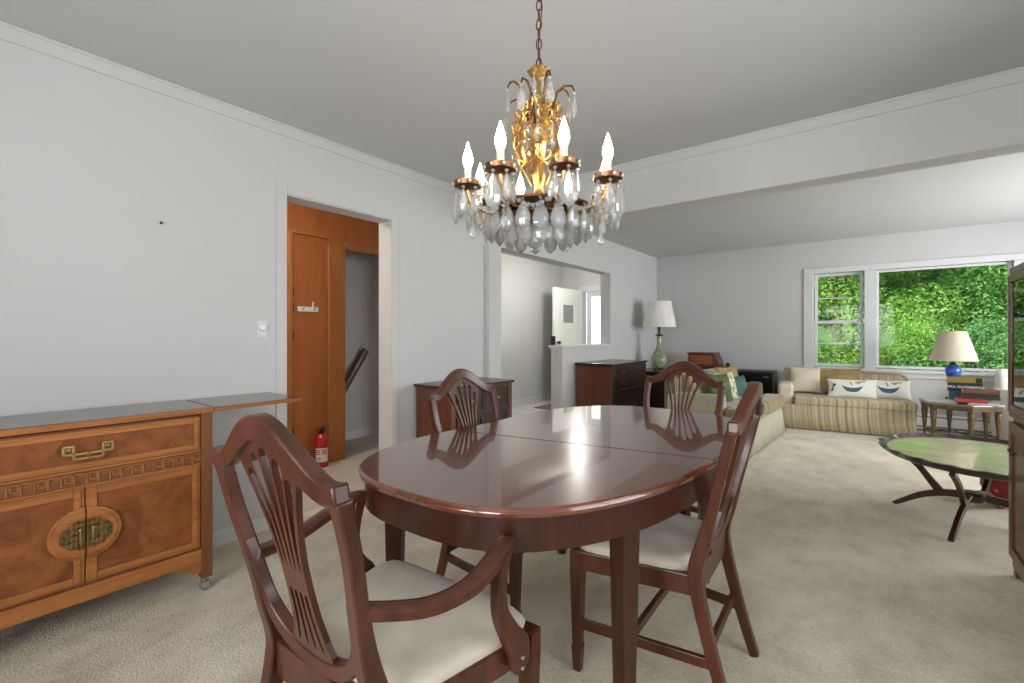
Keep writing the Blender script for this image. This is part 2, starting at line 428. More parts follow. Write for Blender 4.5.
# doorway casing in the dining wall
mb = MB()
for x0, x1 in ((0, .008), (-.158, -.15)):
    mb.box(x0, x1, 1.328, 1.393, 0, 2.09); mb.box(x0, x1, 2.183, 2.243, 0, 2.09); mb.box(x0, x1, 1.393, 2.183, 2.03, 2.09)
mb.box(-.15, 0, 1.381, 1.397, 0, 2.03); mb.box(-.15, 0, 2.181, 2.195, 0, 2.03); mb.box(-.15, 0, 1.393, 2.183, 2.022, 2.04)
struct('trim_5', mb, M['wall'], bev=.003)
# pass-through ledge and jamb returns
mb = MB(); mb.box(-.125, XL2+.035, 4.515, 5.83, 1.015, 1.04); mb.box(-.11, XL2+.018, 4.53, 5.80, .995, 1.015)
struct('trim_6', mb, M['trim'], bev=.004)

# ------------------------------------------------------------------ windows on the back wall
mb = MB()
mb.box(WX0-.11, WX5+.11, YB-.02, YB, WZ1, WZ1+.075); mb.box(WX0-.11, WX0-.0, YB-.02, YB, WZ0-.02, WZ1); mb.box(WX5, WX5+.11, YB-.02, YB, WZ0-.02, WZ1)
mb.box(WX1, WX2, YB-.03, YB+.12, WZ0-.02, WZ1); mb.box(WX3, WX4, YB-.03, YB+.12, WZ0-.02, WZ1)
mb.box(WX0-.14, WX5+.14, YB-.06, YB+.12, WZ0-.045, WZ0-.012); mb.box(WX0-.11, WX5+.11, YB-.022, YB, WZ0-.11, WZ0-.045)
mb.box(WX0-.03, WX5+.03, YB, YB+.14, WZ1, WZ1+.03); mb.box(WX0-.03, WX0, YB, YB+.14, WZ0-.03, WZ1+.03); mb.box(WX5, WX5+.03, YB, YB+.14, WZ0-.03, WZ1+.03)
struct('trim_7', mb, M['trim'], bev=.004)
def frame_mb(mb, x0, x1, y0, y1, z0, z1, w):
    mb.box(x0, x0+w, y0, y1, z0, z1); mb.box(x1-w, x1, y0, y1, z0, z1); mb.box(x0+w, x1-w, y0, y1, z0, z0+w); mb.box(x0+w, x1-w, y0, y1, z1-w, z1)
def double_hung(n, x0, x1):
    r = bpy.data.objects.new('window_%d' % n, None); C.objects.link(r); r['kind'] = 'structure'; r.location = ((x0+x1)/2, YB, WZ0)
    hw = (x1-x0)/2; zm = (WZ1-WZ0)/2-.03; zt = WZ1-WZ0
    for nm, z0, z1, y in (('lower_sash', 0, zm+.02, .03), ('upper_sash', zm-.02, zt, .065)):
        m = MB(); frame_mb(m, -hw+.012, hw-.012, y, y+.032, z0+.004, z1-.004, .036)
        m.box(-hw+.03, hw-.03, y+.006, y+.024, (z0+z1)/2-.008, (z0+z1)/2+.008)
        o = m.build(nm, M['trim'], r, bev=.003)
        MB().box(-hw+.045, hw-.045, y+.013, y+.017, z0+.035, z1-.035).build('pane', M['glass'], o)
    return r
double_hung(1, WX0, WX1)
r = bpy.data.objects.new('window_2', None); C.objects.link(r); r['kind'] = 'structure'; r.location = ((WX2+WX3)/2, YB, WZ0)
hw = (WX3-WX2)/2
m = MB(); frame_mb(m, -hw+.004, hw-.004, .03, .07, .002, WZ1-WZ0-.004, .03); o = m.build('picture_frame', M['trim'], r, bev=.003)
MB().box(-hw+.03, hw-.03, .048, .053, .03, WZ1-WZ0-.03).build('pane', M['glass'], o)
double_hung(3, WX4, WX5)
# unseen windows added in the rear and right walls for the fill lights
def plain_window(n, loc, w, h, rz):
    r = bpy.data.objects.new('window_%d' % n, None); C.objects.link(r); r['kind'] = 'structure'; r.location = loc; r.rotation_euler = (0, 0, R(rz))
    m = MB(); frame_mb(m, -w/2, w/2, -.03, .03, 0, h, .05); m.box(-.02, .02, -.025, .025, .05, h-.05); m.box(-w/2+.05, w/2-.05, -.025, .025, h/2-.02, h/2+.02)
    o = m.build('window_frame', M['trim'], r, bev=.003)
    MB().box(-w/2+.04, w/2-.04, -.003, .003, .04, h-.04).build('pane', M['glass'], o)
plain_window(4, (2.5, YF-.08, .8), 2.0, 1.3, 0)
plain_window(5, (XR+.07, 1.4, .8), 1.6, 1.3, 90)
plain_window(6, (XR2+.07, 5.6, .7), 2.6, 1.4, 90)

# ------------------------------------------------------------------ hall: wood panel, closet door, stair opening
mb = MB(); mb.box(-1.09, -1.06, .4, 1.955, 0, H); mb.box(-1.09, -1.06, 1.955, 2.29, 2.045, H); mb.box(-1.09, -1.06, 2.29, 3.42, 1.99, H)
struct('wall_paneled', mb, M['panel_wood'])
mb = MB(); mb.box(-1.10, -1.035, 2.285, 2.455, 0, 2.0); mb.box(-1.10, -1.045, 2.455, 3.32, 1.965, 2.03); mb.box(-1.10, -1.045, 3.32, 3.42, 0, 2.03)
mb.box(-1.10, -1.048, 1.93, 1.965, 0, 2.06); mb.box(-1.10, -1.048, 1.965, 2.285, 2.035, 2.06)
struct('trim_8', mb, M['post_wood'], bev=.004)
r = bpy.data.objects.new('door_1', None); C.objects.link(r); r['kind'] = 'structure'; r.location = (-1.075, 1.967, 0)
MB().box(-.02, .02, .002, .315, .012, 2.03).build('door_slab', M['panel_wood'], r, bev=.003)
for z in (1.12, 1.36, 1.5, .3):
    MB().lathe([(.007, 0), (.007, .07)], 10, (.022, .002, z)).build('hinge', M['dark_iron'], r)

t = thing('hook_rack', (-1.054, 2.11, 1.385), 0, 'small white metal hook rack fixed to the orange wood door in the hall', 'hook')
MB().box(0, .006, -.105, .085, -.02, .022).build('back_plate', M['white'], t, bev=.003)
for y in (-.07, .035):
    MB().tube([(.006, y, .0), (.035, y, -.004), (.045, y, .012), (.043, y, .03)], .005, 8).build('hook', M['steel'], t, smooth=60)
MB().tube([(.006, .03, .02), (.012, .03, .05), (.014, .03, .068)], .007, 8).build('hook', M['white'], t, smooth=60)

t = thing('stair_handrail', (-1.72, 2.99, .78), 0, 'dark sloping wooden handrail on the grey stairwell wall', 'handrail')
p0, p1 = Vector((.05, -.62, -.92)), Vector((.05, .125, .21))
p0 = p1 + (p0-p1)*.62
MB().sweep([p0, p0*.5+p1*.5, p1], .045, .075, (0, -.83, .55), rnd=1).build('rail', M['red_wood'], t, smooth=50)
for k in (.86, .2):
    q = p0*(1-k)+p1*k
    MB().tube([(0, q.y, q.z-.07), (.03, q.y, q.z-.07), (.05, q.y, q.z-.02)], .008, 8).build('bracket', M['dark_iron'], t, smooth=60)

t = thing('fire_extinguisher', (-.985, 2.19, 0), -12, 'red fire extinguisher standing on the hall floor against the orange post', 'extinguisher')
MB().lathe([(.052, 0), (.057, .01), (.057, .235), (.05, .262), (.03, .28), (.022, .29)], 28).build('cylinder', M['fire_red'], t, smooth=40)
MB().lathe([(.023, .288), (.025, .3), (.025, .322), (.016, .33)], 20).build('valve', M['black'], t, smooth=40)
m = MB(); m.sweep([(.0, .0, .325), (.03, 0, .335), (.075, 0, .325)], .02, .012, (0, 0, 1)); m.sweep([(.0, .0, .338), (.03, 0, .352), (.07, 0, .354)], .018, .008, (0, 0, 1))
m.build('handle', M['black'], t, bev=.002)
MB().tube([(-.02, 0, .31), (-.055, 0, .30), (-.066, 0, .24), (-.066, .0, .15)], .009, 8).build('hose', M['black'], t, smooth=60)
m = MB()
def arc_patch(a0, a1, z0, z1, rr):
    n = 8; vs = []
    for i in range(n+1):
        a = R(a0+(a1-a0)*i/n); vs += [(rr*math.cos(a), rr*math.sin(a), z0), (rr*math.cos(a), rr*math.sin(a), z1)]
    m.add(vs, [(2*i, 2*i+2, 2*i+3, 2*i+1) for i in range(n)])
m.cur = 0; arc_patch(-75, 35, .05, .17, .0577)
m.cur = 1
for k in range(3): arc_patch(-70, -30, .115+.016*k, .125+.016*k, .0582); arc_patch(-20, 28, .115+.016*k, .125+.016*k, .0582)
m.cur = 2
for k in range(2): arc_patch(-66, -24, .065+.018*k, .073+.018*k, .0582)
m.build('label', [M['label_white'], M['label_red'], M['grey_rubber']], t, smooth=40)

# dimmer plate and picture nail on the left wall
t = thing('dimmer_switch', (0, 1.248, 1.195), 0, 'white dial switch plate on the wall left of the doorway', 'switch')
MB().box(0, .005, -.032, .032, -.05, .05).build('plate', M['trim'], t, bev=.002)
m = MB(); m.lathe([(.019, 0), (.018, .012), (.015, .018)], 20); m.v = [(z+.006, x, y+.008) for x, y, z in m.v]; m.build('dial', M['label_white'], t, smooth=40)
m = MB(); m.tube([(0, .754, 1.722), (.012, .754, 1.726)], .003, 8); m.ball((.014, .754, 1.727), .006, 8, 6)
tag(m.build('picture_nail', M['black'], smooth=50), 'small dark nail in the bare grey wall above the sideboard', 'nail')

# ------------------------------------------------------------------ foyer: open front door, storm door, mat, ceiling lamp
r = bpy.data.objects.new('door_2', None); C.objects.link(r); r['kind'] = 'structure'; r.location = (FD0, YB-.13, .012); r.rotation_euler = (0, 0, R(-3))
m = MB()
D = .88
def dy(a): return -a
# slab lies along -y from hinge; x thickness
m.box(-.022, .022, -D, 0, 0, .16); m.box(-.022, .022, -D, 0, 1.78, 1.955)
m.box(-.022, .022, -D, -D+.13, .16, 1.78); m.box(-.022, .022, -.13, 0, .16, 1.78); m.box(-.022, .022, -D+.13, -.13, .98, 1.36)
m.box(-.022, .022, -D+.13, -D+.27, 1.36, 1.78); m.box(-.022, .022, -.27, -.13, 1.36, 1.78); m.box(-.022, .022, -D+.27, -.27, 1.67, 1.78)
m.box(-.012, .012, -D+.13, -.13, .16, .98)
m.box(-.018, .018, -D+.2, -.2, .24, .9)
m.build('door_slab', M['white'], r, bev=.004)
MB().box(-.006, .006, -D+.265, -.265, 1.355, 1.675).build('door_pane', plain('door_pane_grey', (.3, .32, .32), .15, var=.05), r)
m = MB(); m.box(-.045, .045, -D-.004, -D+.002, .88, 1.13); m.build('lock_plate', M['black'], r, bev=.003)
m = MB(); m.lathe([(.012, 0), (.012, .03), (.028, .04), (.03, .06), (.02, .075)], 16); m.v = [(.022+z, -D+.07+x, 1.02+y) for x, y, z in m.v]; m.build('door_knob', M['black'], r, smooth=40)
mb = MB(); mb.box(FD0-.05, FD0, YB-.145, YB-.13, 0, 2.04); mb.box(FD1, FD1+.05, YB-.145, YB-.13, 0, 2.04); mb.box(FD0, FD1, YB-.145, YB-.13, 1.985, 2.04)
mb.box(FD0, FD0+.02, YB-.13, YB+.02, 0, 1.985); mb.box(FD1-.02, FD1, YB-.13, YB+.02, 0, 1.985); mb.box(FD0, FD1, YB-.13, YB+.02, 1.95, 1.985)
struct('trim_9', mb, M['trim'], bev=.003)
r = bpy.data.objects.new('door_3', None); C.objects.link(r); r['kind'] = 'structure'; r.location = (FD0+.02, YB+.03, .012)
w = FD1-FD0-.04
m = MB(); frame_mb(m, 0, w, 0, .03, 0, 1.94, .09); m.box(.09, w-.09, 0, .03, .7, .8); m.build('storm_door_frame', M['ext_white'], r, bev=.003)
MB().box(.08, w-.08, .012, .016, .08, 1.86).build('pane', M['glass'], r)
m = MB(); m.box(0, .75, -.42, 0, 0, .014)
tag(m.build('doormat', M['mat_brown'], loc=(-1.35, 6.4, .004), bev=.004), 'small dark brown mat on the foyer tile beneath the open white door', 'mat')
t = thing('ceiling_lamp', (-.55, 5.98, 2.44), 0, 'slim warm lantern hanging in the foyer behind the pass-through wall', 'lamp')
MB().lathe([(.06, 0), (.06, -.015), (.012, -.025), (.012, -.06), (.05, -.065), (.05, -.075)], 24).build('base', M['brass'], t, smooth=40)
MB().lathe([(.042, -.075), (.045, -.09), (.045, -.26), (.03, -.28), (.005, -.285)], 24).build('glass_shade', emit('warm_frosted', (1, .86, .66), 2.2), t, smooth=60)

# ------------------------------------------------------------------ dining table
TC = (1.907, 1.689); TA, TBb, TT, TN = .522, .906, -.067, 2.77
FC = [0.0035, 0.0185, 0.0097, -0.0031, 0.0074, 0.0119, 0.0129, -0.0173, -0.0097]
def outline(off=0, n=120):
    pts = []
    for i in range(n):
        T = 2*PI*i/n
        b_ = (abs(math.cos(T-TT)/TA)**TN+abs(math.sin(T-TT)/TBb)**TN)**(-1/TN)
        k = 1+FC[0]
        for j in range(1, 5): k += FC[2*j-1]*math.cos(j*T)+FC[2*j]*math.sin(j*T)
        pts.append(Vector((b_*k*math.cos(T), b_*k*math.sin(T))))
    if off:
        q = []
        for i in range(n):
            d = (pts[(i+1) % n]-pts[i-1]).normalized(); q.append(pts[i]+Vector((-d.y, d.x))*off)
        pts = q
    return pts
SP = Vector((1.641-TC[0], 1.48-TC[1])); SD = Vector((.80, .149)).normalized(); SN = Vector((-SD.y, SD.x))
def clip(poly, side, gap=.004):
    out = []; n = len(poly)
    f = lambda p: side*((p-SP).dot(SN)) - gap
    for i in range(n):
        a, b = poly[i], poly[(i+1) % n]; fa, fb = f(a), f(b)
        if fa >= 0: out.append(a)
        if fa*fb < 0: out.append(a+(b-a)*(fa/(fa-fb)))
    return out
t = thing('dining_table', (TC[0], TC[1], 0), 0, 'large oval dark mahogany dining table with glossy top and square tapered legs', 'table')
for side in (-1, 1):
    m = MB()
    rings = [clip(outline(o), side) for o in (.012, .003, 0, .003, .008)]
    zs = [.718, .722, .732, .741, .745]
    k = min(len(q) for q in rings)
    # resample by matching counts (same clipping order); fall back to plain prism
    if len({len(q) for q in rings}) == 1:
        m.loft([[(p.x, p.y, z) for p in q] for q, z in zip(rings, zs)])
    else:
        m.prism([(p.x, p.y) for p in rings[2]], .718, .745)
    m.build('tabletop', M['mahogany_top'], t, smooth=35)
o0, o1 = outline(.019), outline(.042)
m = MB(); n = len(o0)
vs = [(p.x, p.y, .632) for p in o0]+[(p.x, p.y, .719) for p in o0]+[(p.x, p.y, .632) for p in o1]+[(p.x, p.y, .719) for p in o1]
fs = []
for i in range(n):
    k = (i+1) % n
    fs += [(i, k, n+k, n+i), (2*n+i, 3*n+i, 3*n+k, 2*n+k), (i, 2*n+i, 2*n+k, k), (n+i, n+k, 3*n+k, 3*n+i)]
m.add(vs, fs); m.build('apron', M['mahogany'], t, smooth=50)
a = 9.5
for lx, ly, a in ((2.305, 1.185, -25), (1.555, 1.00, 35), (2.225, 2.27, 35), (1.545, 2.10, -25)):
    m = MB()
    m.taper(0, 0, .0, .10, .034, .042); m.taper(0, 0, .10, .632, .042, .060); m.taper(0, 0, .632, .717, .060, .060)
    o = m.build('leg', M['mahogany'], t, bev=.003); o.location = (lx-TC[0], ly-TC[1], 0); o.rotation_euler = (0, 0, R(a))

# ------------------------------------------------------------------ dining chairs
RK = .24
def ybk(z): return -RK*max(z-.43, 0)
def cr(P, k=4):
    """Catmull-Rom resample of tuples of any length"""
    out = []
    n = len(P)
    for i in range(n-1):
        a, b, c_, d = P[max(i-1, 0)], P[i], P[i+1], P[min(i+2, n-1)]
        for j in range(k):
            u = j/k
            out.append(tuple(.5*((2*q)+(-p+r_)*u+(2*p-5*q+4*r_-s_)*u*u+(-p+3*q-3*r_+s_)*u**3) for p, q, r_, s_ in zip(a, b, c_, d)))
    out.append(tuple(P[-1])); return out
def csweep(mb, P, w, h, ref, rnd=0, k=4):
    Q = cr([tuple(p)+(a, b) for p, a, b in zip(P, w, h)], k)
    return mb.sweep([q[:3] for q in Q], [q[3] for q in Q], [q[4] for q in Q], ref, rnd)
def make_chair(arms, name, label, cat, group=None):
    t = thing(name, (0, 0, 0), 0, label, cat, group)
    Wc = .474 if arms else .470; Wf = .58 if arms else .54; D = .425 if arms else .40; Wb = .385
    WD = M['mahogany_chair']
    bx = Wb/2
    # rear legs running up into the shield sides
    for s in (-1, 1):
        P = [(s*bx, -.105, 0), (s*bx, -.07, .11), (s*bx, -.035, .24), (s*bx, -.008, .36), (s*bx, 0, .44), (s*(bx-.004), ybk(.53), .53), (s*(bx+.001), ybk(.60), .60),
             (s*(bx+.012), ybk(.68), .68), (s*(bx+.027), ybk(.77), .77), (s*(Wc/2-.014), ybk(.86), .86), (s*(Wc/2-.008), ybk(.885), .885)]
        m = MB(); csweep(m, P, [.030, .031, .033, .036, .038, .034, .030, .029, .029, .030, .031], [.03, .033, .037, .040, .042, .040, .034, .031, .030, .03, .03], (0, 1, 0), k=3)
        m.build('back_post', WD, t, smooth=40, bev=.004)
    # lower arc of the shield
    P = []
    for i in range(17):
        u = -1+2*i/16; x = (bx-.010)*math.sin(u*PI/2); z = .462+.150*(1-math.cos(u*PI/2))**1.1
        P.append((x, ybk(z), z))
    ww_ = [.034-.016*abs(-1+2*i/16)**3 for i in range(17)]
    for s in (-1, 1):
        ex = [(s*(bx-.003), ybk(.665), .665), (s*(bx+.012), ybk(.715), .715)]
        if s < 0: P = ex[::-1]+P; ww_ = [.008, .014]+ww_
        else: P = P+ex; ww_ = ww_+[.014, .008]
    MB().sweep(P, ww_, .028, (0, 1, 0)).build('shield_rail', WD, t, smooth=40, bev=.004)
    # camel crest rail
    P = []; ww = []
    for i in range(33):
        u = -1+2*i/32; x = u*Wc/2
        k = abs(u); g = max(0, min(1, 1-k/.86))
        z = .887+.096*(g*g*(3-2*g))**.9 + .007*max(0, (k-.86)/.14)
        P.append((x, ybk(z)-.002, z)); ww.append(.036+.016*(1-k)**1.2)
    MB().sweep(P, ww, .034, (0, 1, 0)).build('crest_rail', WD, t, smooth=40, bev=.006, seg=3)
    # pierced fan splat
    prof = [(.472, .074), (.50, .072), (.53, .060), (.58, .047), (.64, .0435), (.70, .046), (.76, .057), (.82, .075), (.87, .095), (.91, .114), (.935, .125)]
    def hwid(z):
        for (z0, w0), (z1, w1) in zip(prof, prof[1:]):
            if z <= z1:
                k = (z-z0)/(z1-z0); return w0+(w1-w0)*k
        return prof[-1][1]
    def arch(x): return .967-.055*(abs(x)/.125)**1.9
    outer = [(-w_, z_) for z_, w_ in prof[:-1]]
    outer += [(x, arch(x)) for x in [-.125+.25*i/12 for i in range(13)]]
    outer += [(w_, z_) for z_, w_ in reversed(prof[:-1])]
    holes = []
    def slit(c0, c1, z0, z1, wmul):
        L_, R_ = [], []
        n = 9
        for i in range(n+1):
            z = z0+(z1-z0)*i/n; h_ = hwid(z); cx = (c0+(c1-c0)*i/n)*h_
            wd = wmul*h_*min(1, .45+.55*i/n)*(.35 if i == 0 else 1)*.5
            L_.append((cx-wd, z)); R_.append((cx+wd, z))
        cx = c1*hwid(z1); wd = R_[-1][0]-cx
        cap = [(cx-wd*math.cos(a_), z1+wd*math.sin(a_)*1.3) for a_ in (R(45), R(90), R(135))]
        holes.append(L_+cap+list(reversed(R_)))
    for k, ztop in zip((-2, -1, 0, 1, 2), (.872, .905, .920, .905, .872)): slit(k*.355, k*.36, .685, ztop, .30)
    for k in (-1.5, -.5, .5, 1.5): slit(k*.42, k*.42, .50, .625, .25)
    vs, fs = fill(outer, holes, .013)
    m = MB(); m.add([(x, y+ybk(z)-.002, z) for x, y, z in vs], fs); m.build('splat', WD, t)
    # seat frame and cushion
    def tr(x0, x1, y0, y1, z0, z1, mm):  # trapezoid frame pieces
        pass
    fz0, fz1 = .355, .418
    m = MB(); xf, xb = Wf/2, bx+.004
    for s in (-1, 1):
        q = [(s*(xb-.022), -.01), (s*xb, -.01), (s*xf, D), (s*(xf-.024), D)]
        if s < 0: q = list(reversed(q))
        m.prism(q, fz0, fz1)
    m.prism([(-xf+.02, D-.024), (xf-.02, D-.024), (xf-.02, D), (-xf+.02, D)], fz0, fz1)
    m.prism([(-xb+.01, -.012), (xb-.01, -.012), (xb-.01, .012), (-xb+.01, .012)], fz0, fz1+.02)
    m.build('seat_frame', WD, t, bev=.003)
    m = MB(); n = 16; rings = []
    for zz, ins, in ((.405, .010), (.43, .002), (.444, .008), (.452, .03), (.457, .075), (.46, .13)):
        ring = []
        for k in range(48):
            an = 2*PI*k/48; ca, sa = math.cos(an), math.sin(an); q = (abs(ca)**7+abs(sa)**7)**(-1/7)
            u, v = ca*q, sa*q
            yy = (D+.006+.02)/2 + (v*((D-.014)/2-ins)) - .004
            half = xb+.0 + (xf-xb)*((yy)/D) - .002 - ins
            ring.append((u*half, yy, zz))
        rings.append(ring)
    m.loft(rings); m.build('seat_cushion', M['ivory'], t, smooth=50)
    # front legs with spade feet
    for s in (-1, 1):
        m = MB(); cx, cy = s*(xf-.022), D-.022
        m.taper(cx, cy, 0, .085, .026, .036); m.taper(cx, cy, .085, .095, .036, .030); m.taper(cx, cy, .095, .36, .030, .044); m.taper(cx, cy, .36, .416, .044, .044)
        m.build('leg', WD, t, bev=.003)
    # stretchers
    for s in (-1, 1):
        MB().sweep([(s*(xf-.022), D-.03, .165), (s*bx, -.045, .165)], .018, .032, (0, 0, 1)).build('stretcher', WD, t, bev=.002)
    MB().sweep([(-(xf-.04), .2, .165), (xf-.04, .2, .165)], .018, .03, (0, 0, 1)).build('stretcher', WD, t, bev=.002)
    MB().sweep([(-bx, -.035, .2), (bx, -.035, .2)], .018, .03, (0, 0, 1)).build('stretcher', WD, t, bev=.002)
    if arms:
        for s in (-1, 1):
            P = [(s*(bx-.004), ybk(.66)-.002, .655), (s*(bx+.03), .0, .64), (s*(bx+.065), .07, .628), (s*(bx+.09), .15, .635), (s*(bx+.094), .22, .655), (s*(bx+.086), .275, .672), (s*(bx+.076), .306, .672)]
            arm = csweep(MB(), P, [.034, .038, .044, .046, .046, .045, .04], [.03, .03, .03, .031, .031, .03, .026], (0, 0, 1), rnd=1).build('armrest', WD, t, smooth=50)
            P = [(s*(bx+.080), .288, .665), (s*(bx+.080), .272, .60), (s*(bx+.084), .268, .53), (s*(bx+.093), .292, .47), (s*(bx+.096), .325, .42), (s*(bx+.094), .335, .365)]
            sp = csweep(MB(), P, [.036, .032, .038, .05, .064, .05], [.03, .028, .026, .026, .026, .024], (s, 0, 0)).build('arm_support', WD, t, smooth=40, bev=.004)
            for z in (.40, .375):
                m = MB(); m.lathe([(.006, 0), (.005, .004)], 10); m.v = [(s*(bx+.108)+s*q[2], .325+q[0], z+q[1]) for q in m.v]; m.build('bolt', M['steel'], sp)
    return t
A = make_chair(True, 'dining_armchair', 'shield-back mahogany armchair with ivory seat at the near end of the table', 'chair')
A.location = (1.899, .538, 0); A.rotation_euler = (0, 0, R(2))
g = 'armless dining chairs'
S1 = make_chair(False, 'dining_chair', 'armless shield-back chair on the window side of the table, seen from its side', 'chair', g)
S1.location = (2.409, 1.66, 0); S1.rotation_euler = (0, 0, R(91.3))
S2 = copy_tree(S1); S2['label'] = 'armless shield-back chair at the far end of the table, in front of the olive sofa'
S2.location = (1.971, 2.60, 0); S2.rotation_euler = (0, 0, R(171))
S3 = copy_tree(S1); S3['label'] = 'armless shield-back chair between the table and the low dark console'
S3.scale = (1, 1, .985); S3.location = (1.365, 1.655, 0); S3.rotation_euler = (0, 0, R(-88))

# ------------------------------------------------------------------ server sideboard
W, Dp = .86, .395
t = thing('sideboard', (.262, .40, 0), 89, 'amber wood sideboard with flip-open top, brass pull and oval door plates, on casters', 'sideboard')
FR, SI = M['server_frame'], M['server_side']
hw, hd = W/2, Dp/2
m = MB()
m.box(-hw+.012, hw-.012, -hd+.02, hd, .17, .80)
for sx in (-1, 1):
    for sy in (-1, 1):
        m.box(sx*hw-(.044 if sx > 0 else 0), sx*hw+(.044 if sx < 0 else 0), sy*hd-(.044 if sy > 0 else 0), sy*hd+(.044 if sy < 0 else 0), .062, .806)
m.build('body', SI, t, bev=.003)
MB().box(-hw-.004, hw+.004, -hd-.006, hd, .806, .829).build('top_board', FR, t, bev=.004)
MB().box(-hw+.006, hw-.006, -hd+.008, hd-.004, .8285, .831).build('top_inlay', M['server_top'], t)
for s in (1, -1):
    lf = MB().box(s*(hw+.006), s*(hw+.415), -hd-.004, hd, .812, .829).build('flip_leaf', FR, t, bev=.003)
    MB().box(s*(hw+.008), s*(hw+.41), -hd+.006, hd-.006, .8285, .8305).build('leaf_inlay', M['server_top'], lf)
    MB().box(min(s*(hw-.02), s*(hw+.24)), max(s*(hw-.02), s*(hw+.24)), -.02, .02, .79, .812).build('leaf_support', M['label_white'], t, bev=.002)
# drawer
x0, x1 = -hw+.046, hw-.046
def molded(mb, x0, x1, z0, z1, y, w):
    """picture-frame molding on the front, stepped"""
    for ins, d in ((0, .010), (w*.35, .016)):
        frame_mb(mb, x0+ins, x1-ins, y-d, y, z0+ins, z1-ins, w-ins)
dr = MB(); molded(dr, x0, x1, .645, .792, -hd+.02, .026); dr.box(x0, x1, -hd+.016, -hd+.05, .645, .792)
dr = dr.build('drawer', FR, t, bev=.003)
MB().box(x0+.026, x1-.026, -hd+.012, -hd+.02, .671, .766).build('drawer_panel', M['burl'], dr)
# brass fret pull
def bar2d(mb, pts, w, y0, y1, cx, cz):
    for (ax, az), (bx, bz) in zip(pts, pts[1:]):
        mb.box(cx+min(ax, bx)-w/2, cx+max(ax, bx)+w/2, y0, y1, cz+min(az, bz)-w/2, cz+max(az, bz)+w/2)
m = MB(); yp = -hd-.022; HK = .82
for s in (-1, 1):
    bar2d(m, [(s*.070, .02), (s*.070, -.010), (s*.042, -.010), (s*.042, .02), (s*.070, .02)], .0085, yp, yp+.012, .005, .722)
    bar2d(m, [(s*.042, -.005), (s*.042, -.03), (0, -.03), (0, -.012), (s*.042, -.012)], .008, yp, yp+.012, .005, .722)
    m.box(.005+s*.056-.008, .005+s*.056+.008, yp+.012, -hd+.014, .722, .734)
m.build('pull', M['brass'], dr, bev=.0015)
# fretwork frieze
MB().box(x0, x1, -hd+.010, -hd+.03, .577, .645).build('frieze_board', SI, t)
m = MB()
nk = 22
for i in range(nk):
    cx = x0+(x1-x0)*(i+.5)/nk; w2 = (x1-x0)/nk*.42; fl = 1 if i % 2 else -1
    bar2d(m, [(-w2, -.02), (-w2, .018), (w2, .018), (w2, -.008*fl), (-w2*.35, -.008*fl), (-w2*.35, .006)], .0045, -hd+.006, -hd+.011, cx, .610)
m.box(x0, x1, -hd+.004, -hd+.011, .577, .584); m.box(x0, x1, -hd+.004, -hd+.011, .638, .645)
m.build('fretwork', FR, t)
# two doors
for s in (-1, 1):
    d0, d1 = (x0, -.002) if s < 0 else (.002, x1)
    dd = MB(); molded(dd, d0, d1, .205, .575, -hd+.02, .032); dd.box(d0, d1, -hd+.016, -hd+.04, .205, .575)
    # half-oval medallion at the meeting edge
    def half(r1, r2, y0, y1, mb):
        pts = [(0, -r2)]+[(s*r1*math.sin(PI*i/20), -r2*math.cos(PI*i/20)) for i in range(21)]+[(0, r2)]
        pts = pts[1:-1]
        n = len(pts); vs = [(s*.002+x, y0, .40+z) for x, z in pts]+[(s*.002+x, y1, .40+z) for x, z in pts]
        mb.add(vs, [tuple(range(n)), tuple(range(2*n-1, n-1, -1))]+[(i, (i+1) % n, n+(i+1) % n, n+i) for i in range(n)])
    half(.105, .10, -hd-.004, -hd+.02, dd); half(.092, .087, -hd-.009, -hd-.003, dd)
    dob = dd.build('door', FR, t, bev=.003)
    MB().box(d0+.032, d1-.032, -hd+.011, -hd+.02, .237, .543).build('door_panel', M['burl'], dob)
    m = MB(); yb_ = -hd-.012
    for i, (px, ph) in enumerate([(.008, .056), (.022, .056), (.036, .05), (.050, .044), (.062, .034), (.072, .022)]):
        m.box(s*px-.0038, s*px+.0038, yb_, yb_+.004, .40-ph, .40+ph)
    for pz, pw in ((.05, .040), (.028, .066), (.004, .074), (-.02, .07), (-.045, .05)):
        m.box(min(s*.003, s*pw), max(s*.003, s*pw), yb_, yb_+.004, .40+pz-.0035, .40+pz+.0035)
    pl = m.build('brass_plate', M['brass_dark'], dob)
    m = MB(); m.ball((s*.018, -hd-.02, .423), .006, 10, 6); m.tube([(s*.018, -hd-.018, .42), (s*.018, -hd-.022, .40), (s*.018, -hd-.016, .375)], .004, 8)
    m.build('drop_pull', M['brass'], dob, smooth=50)
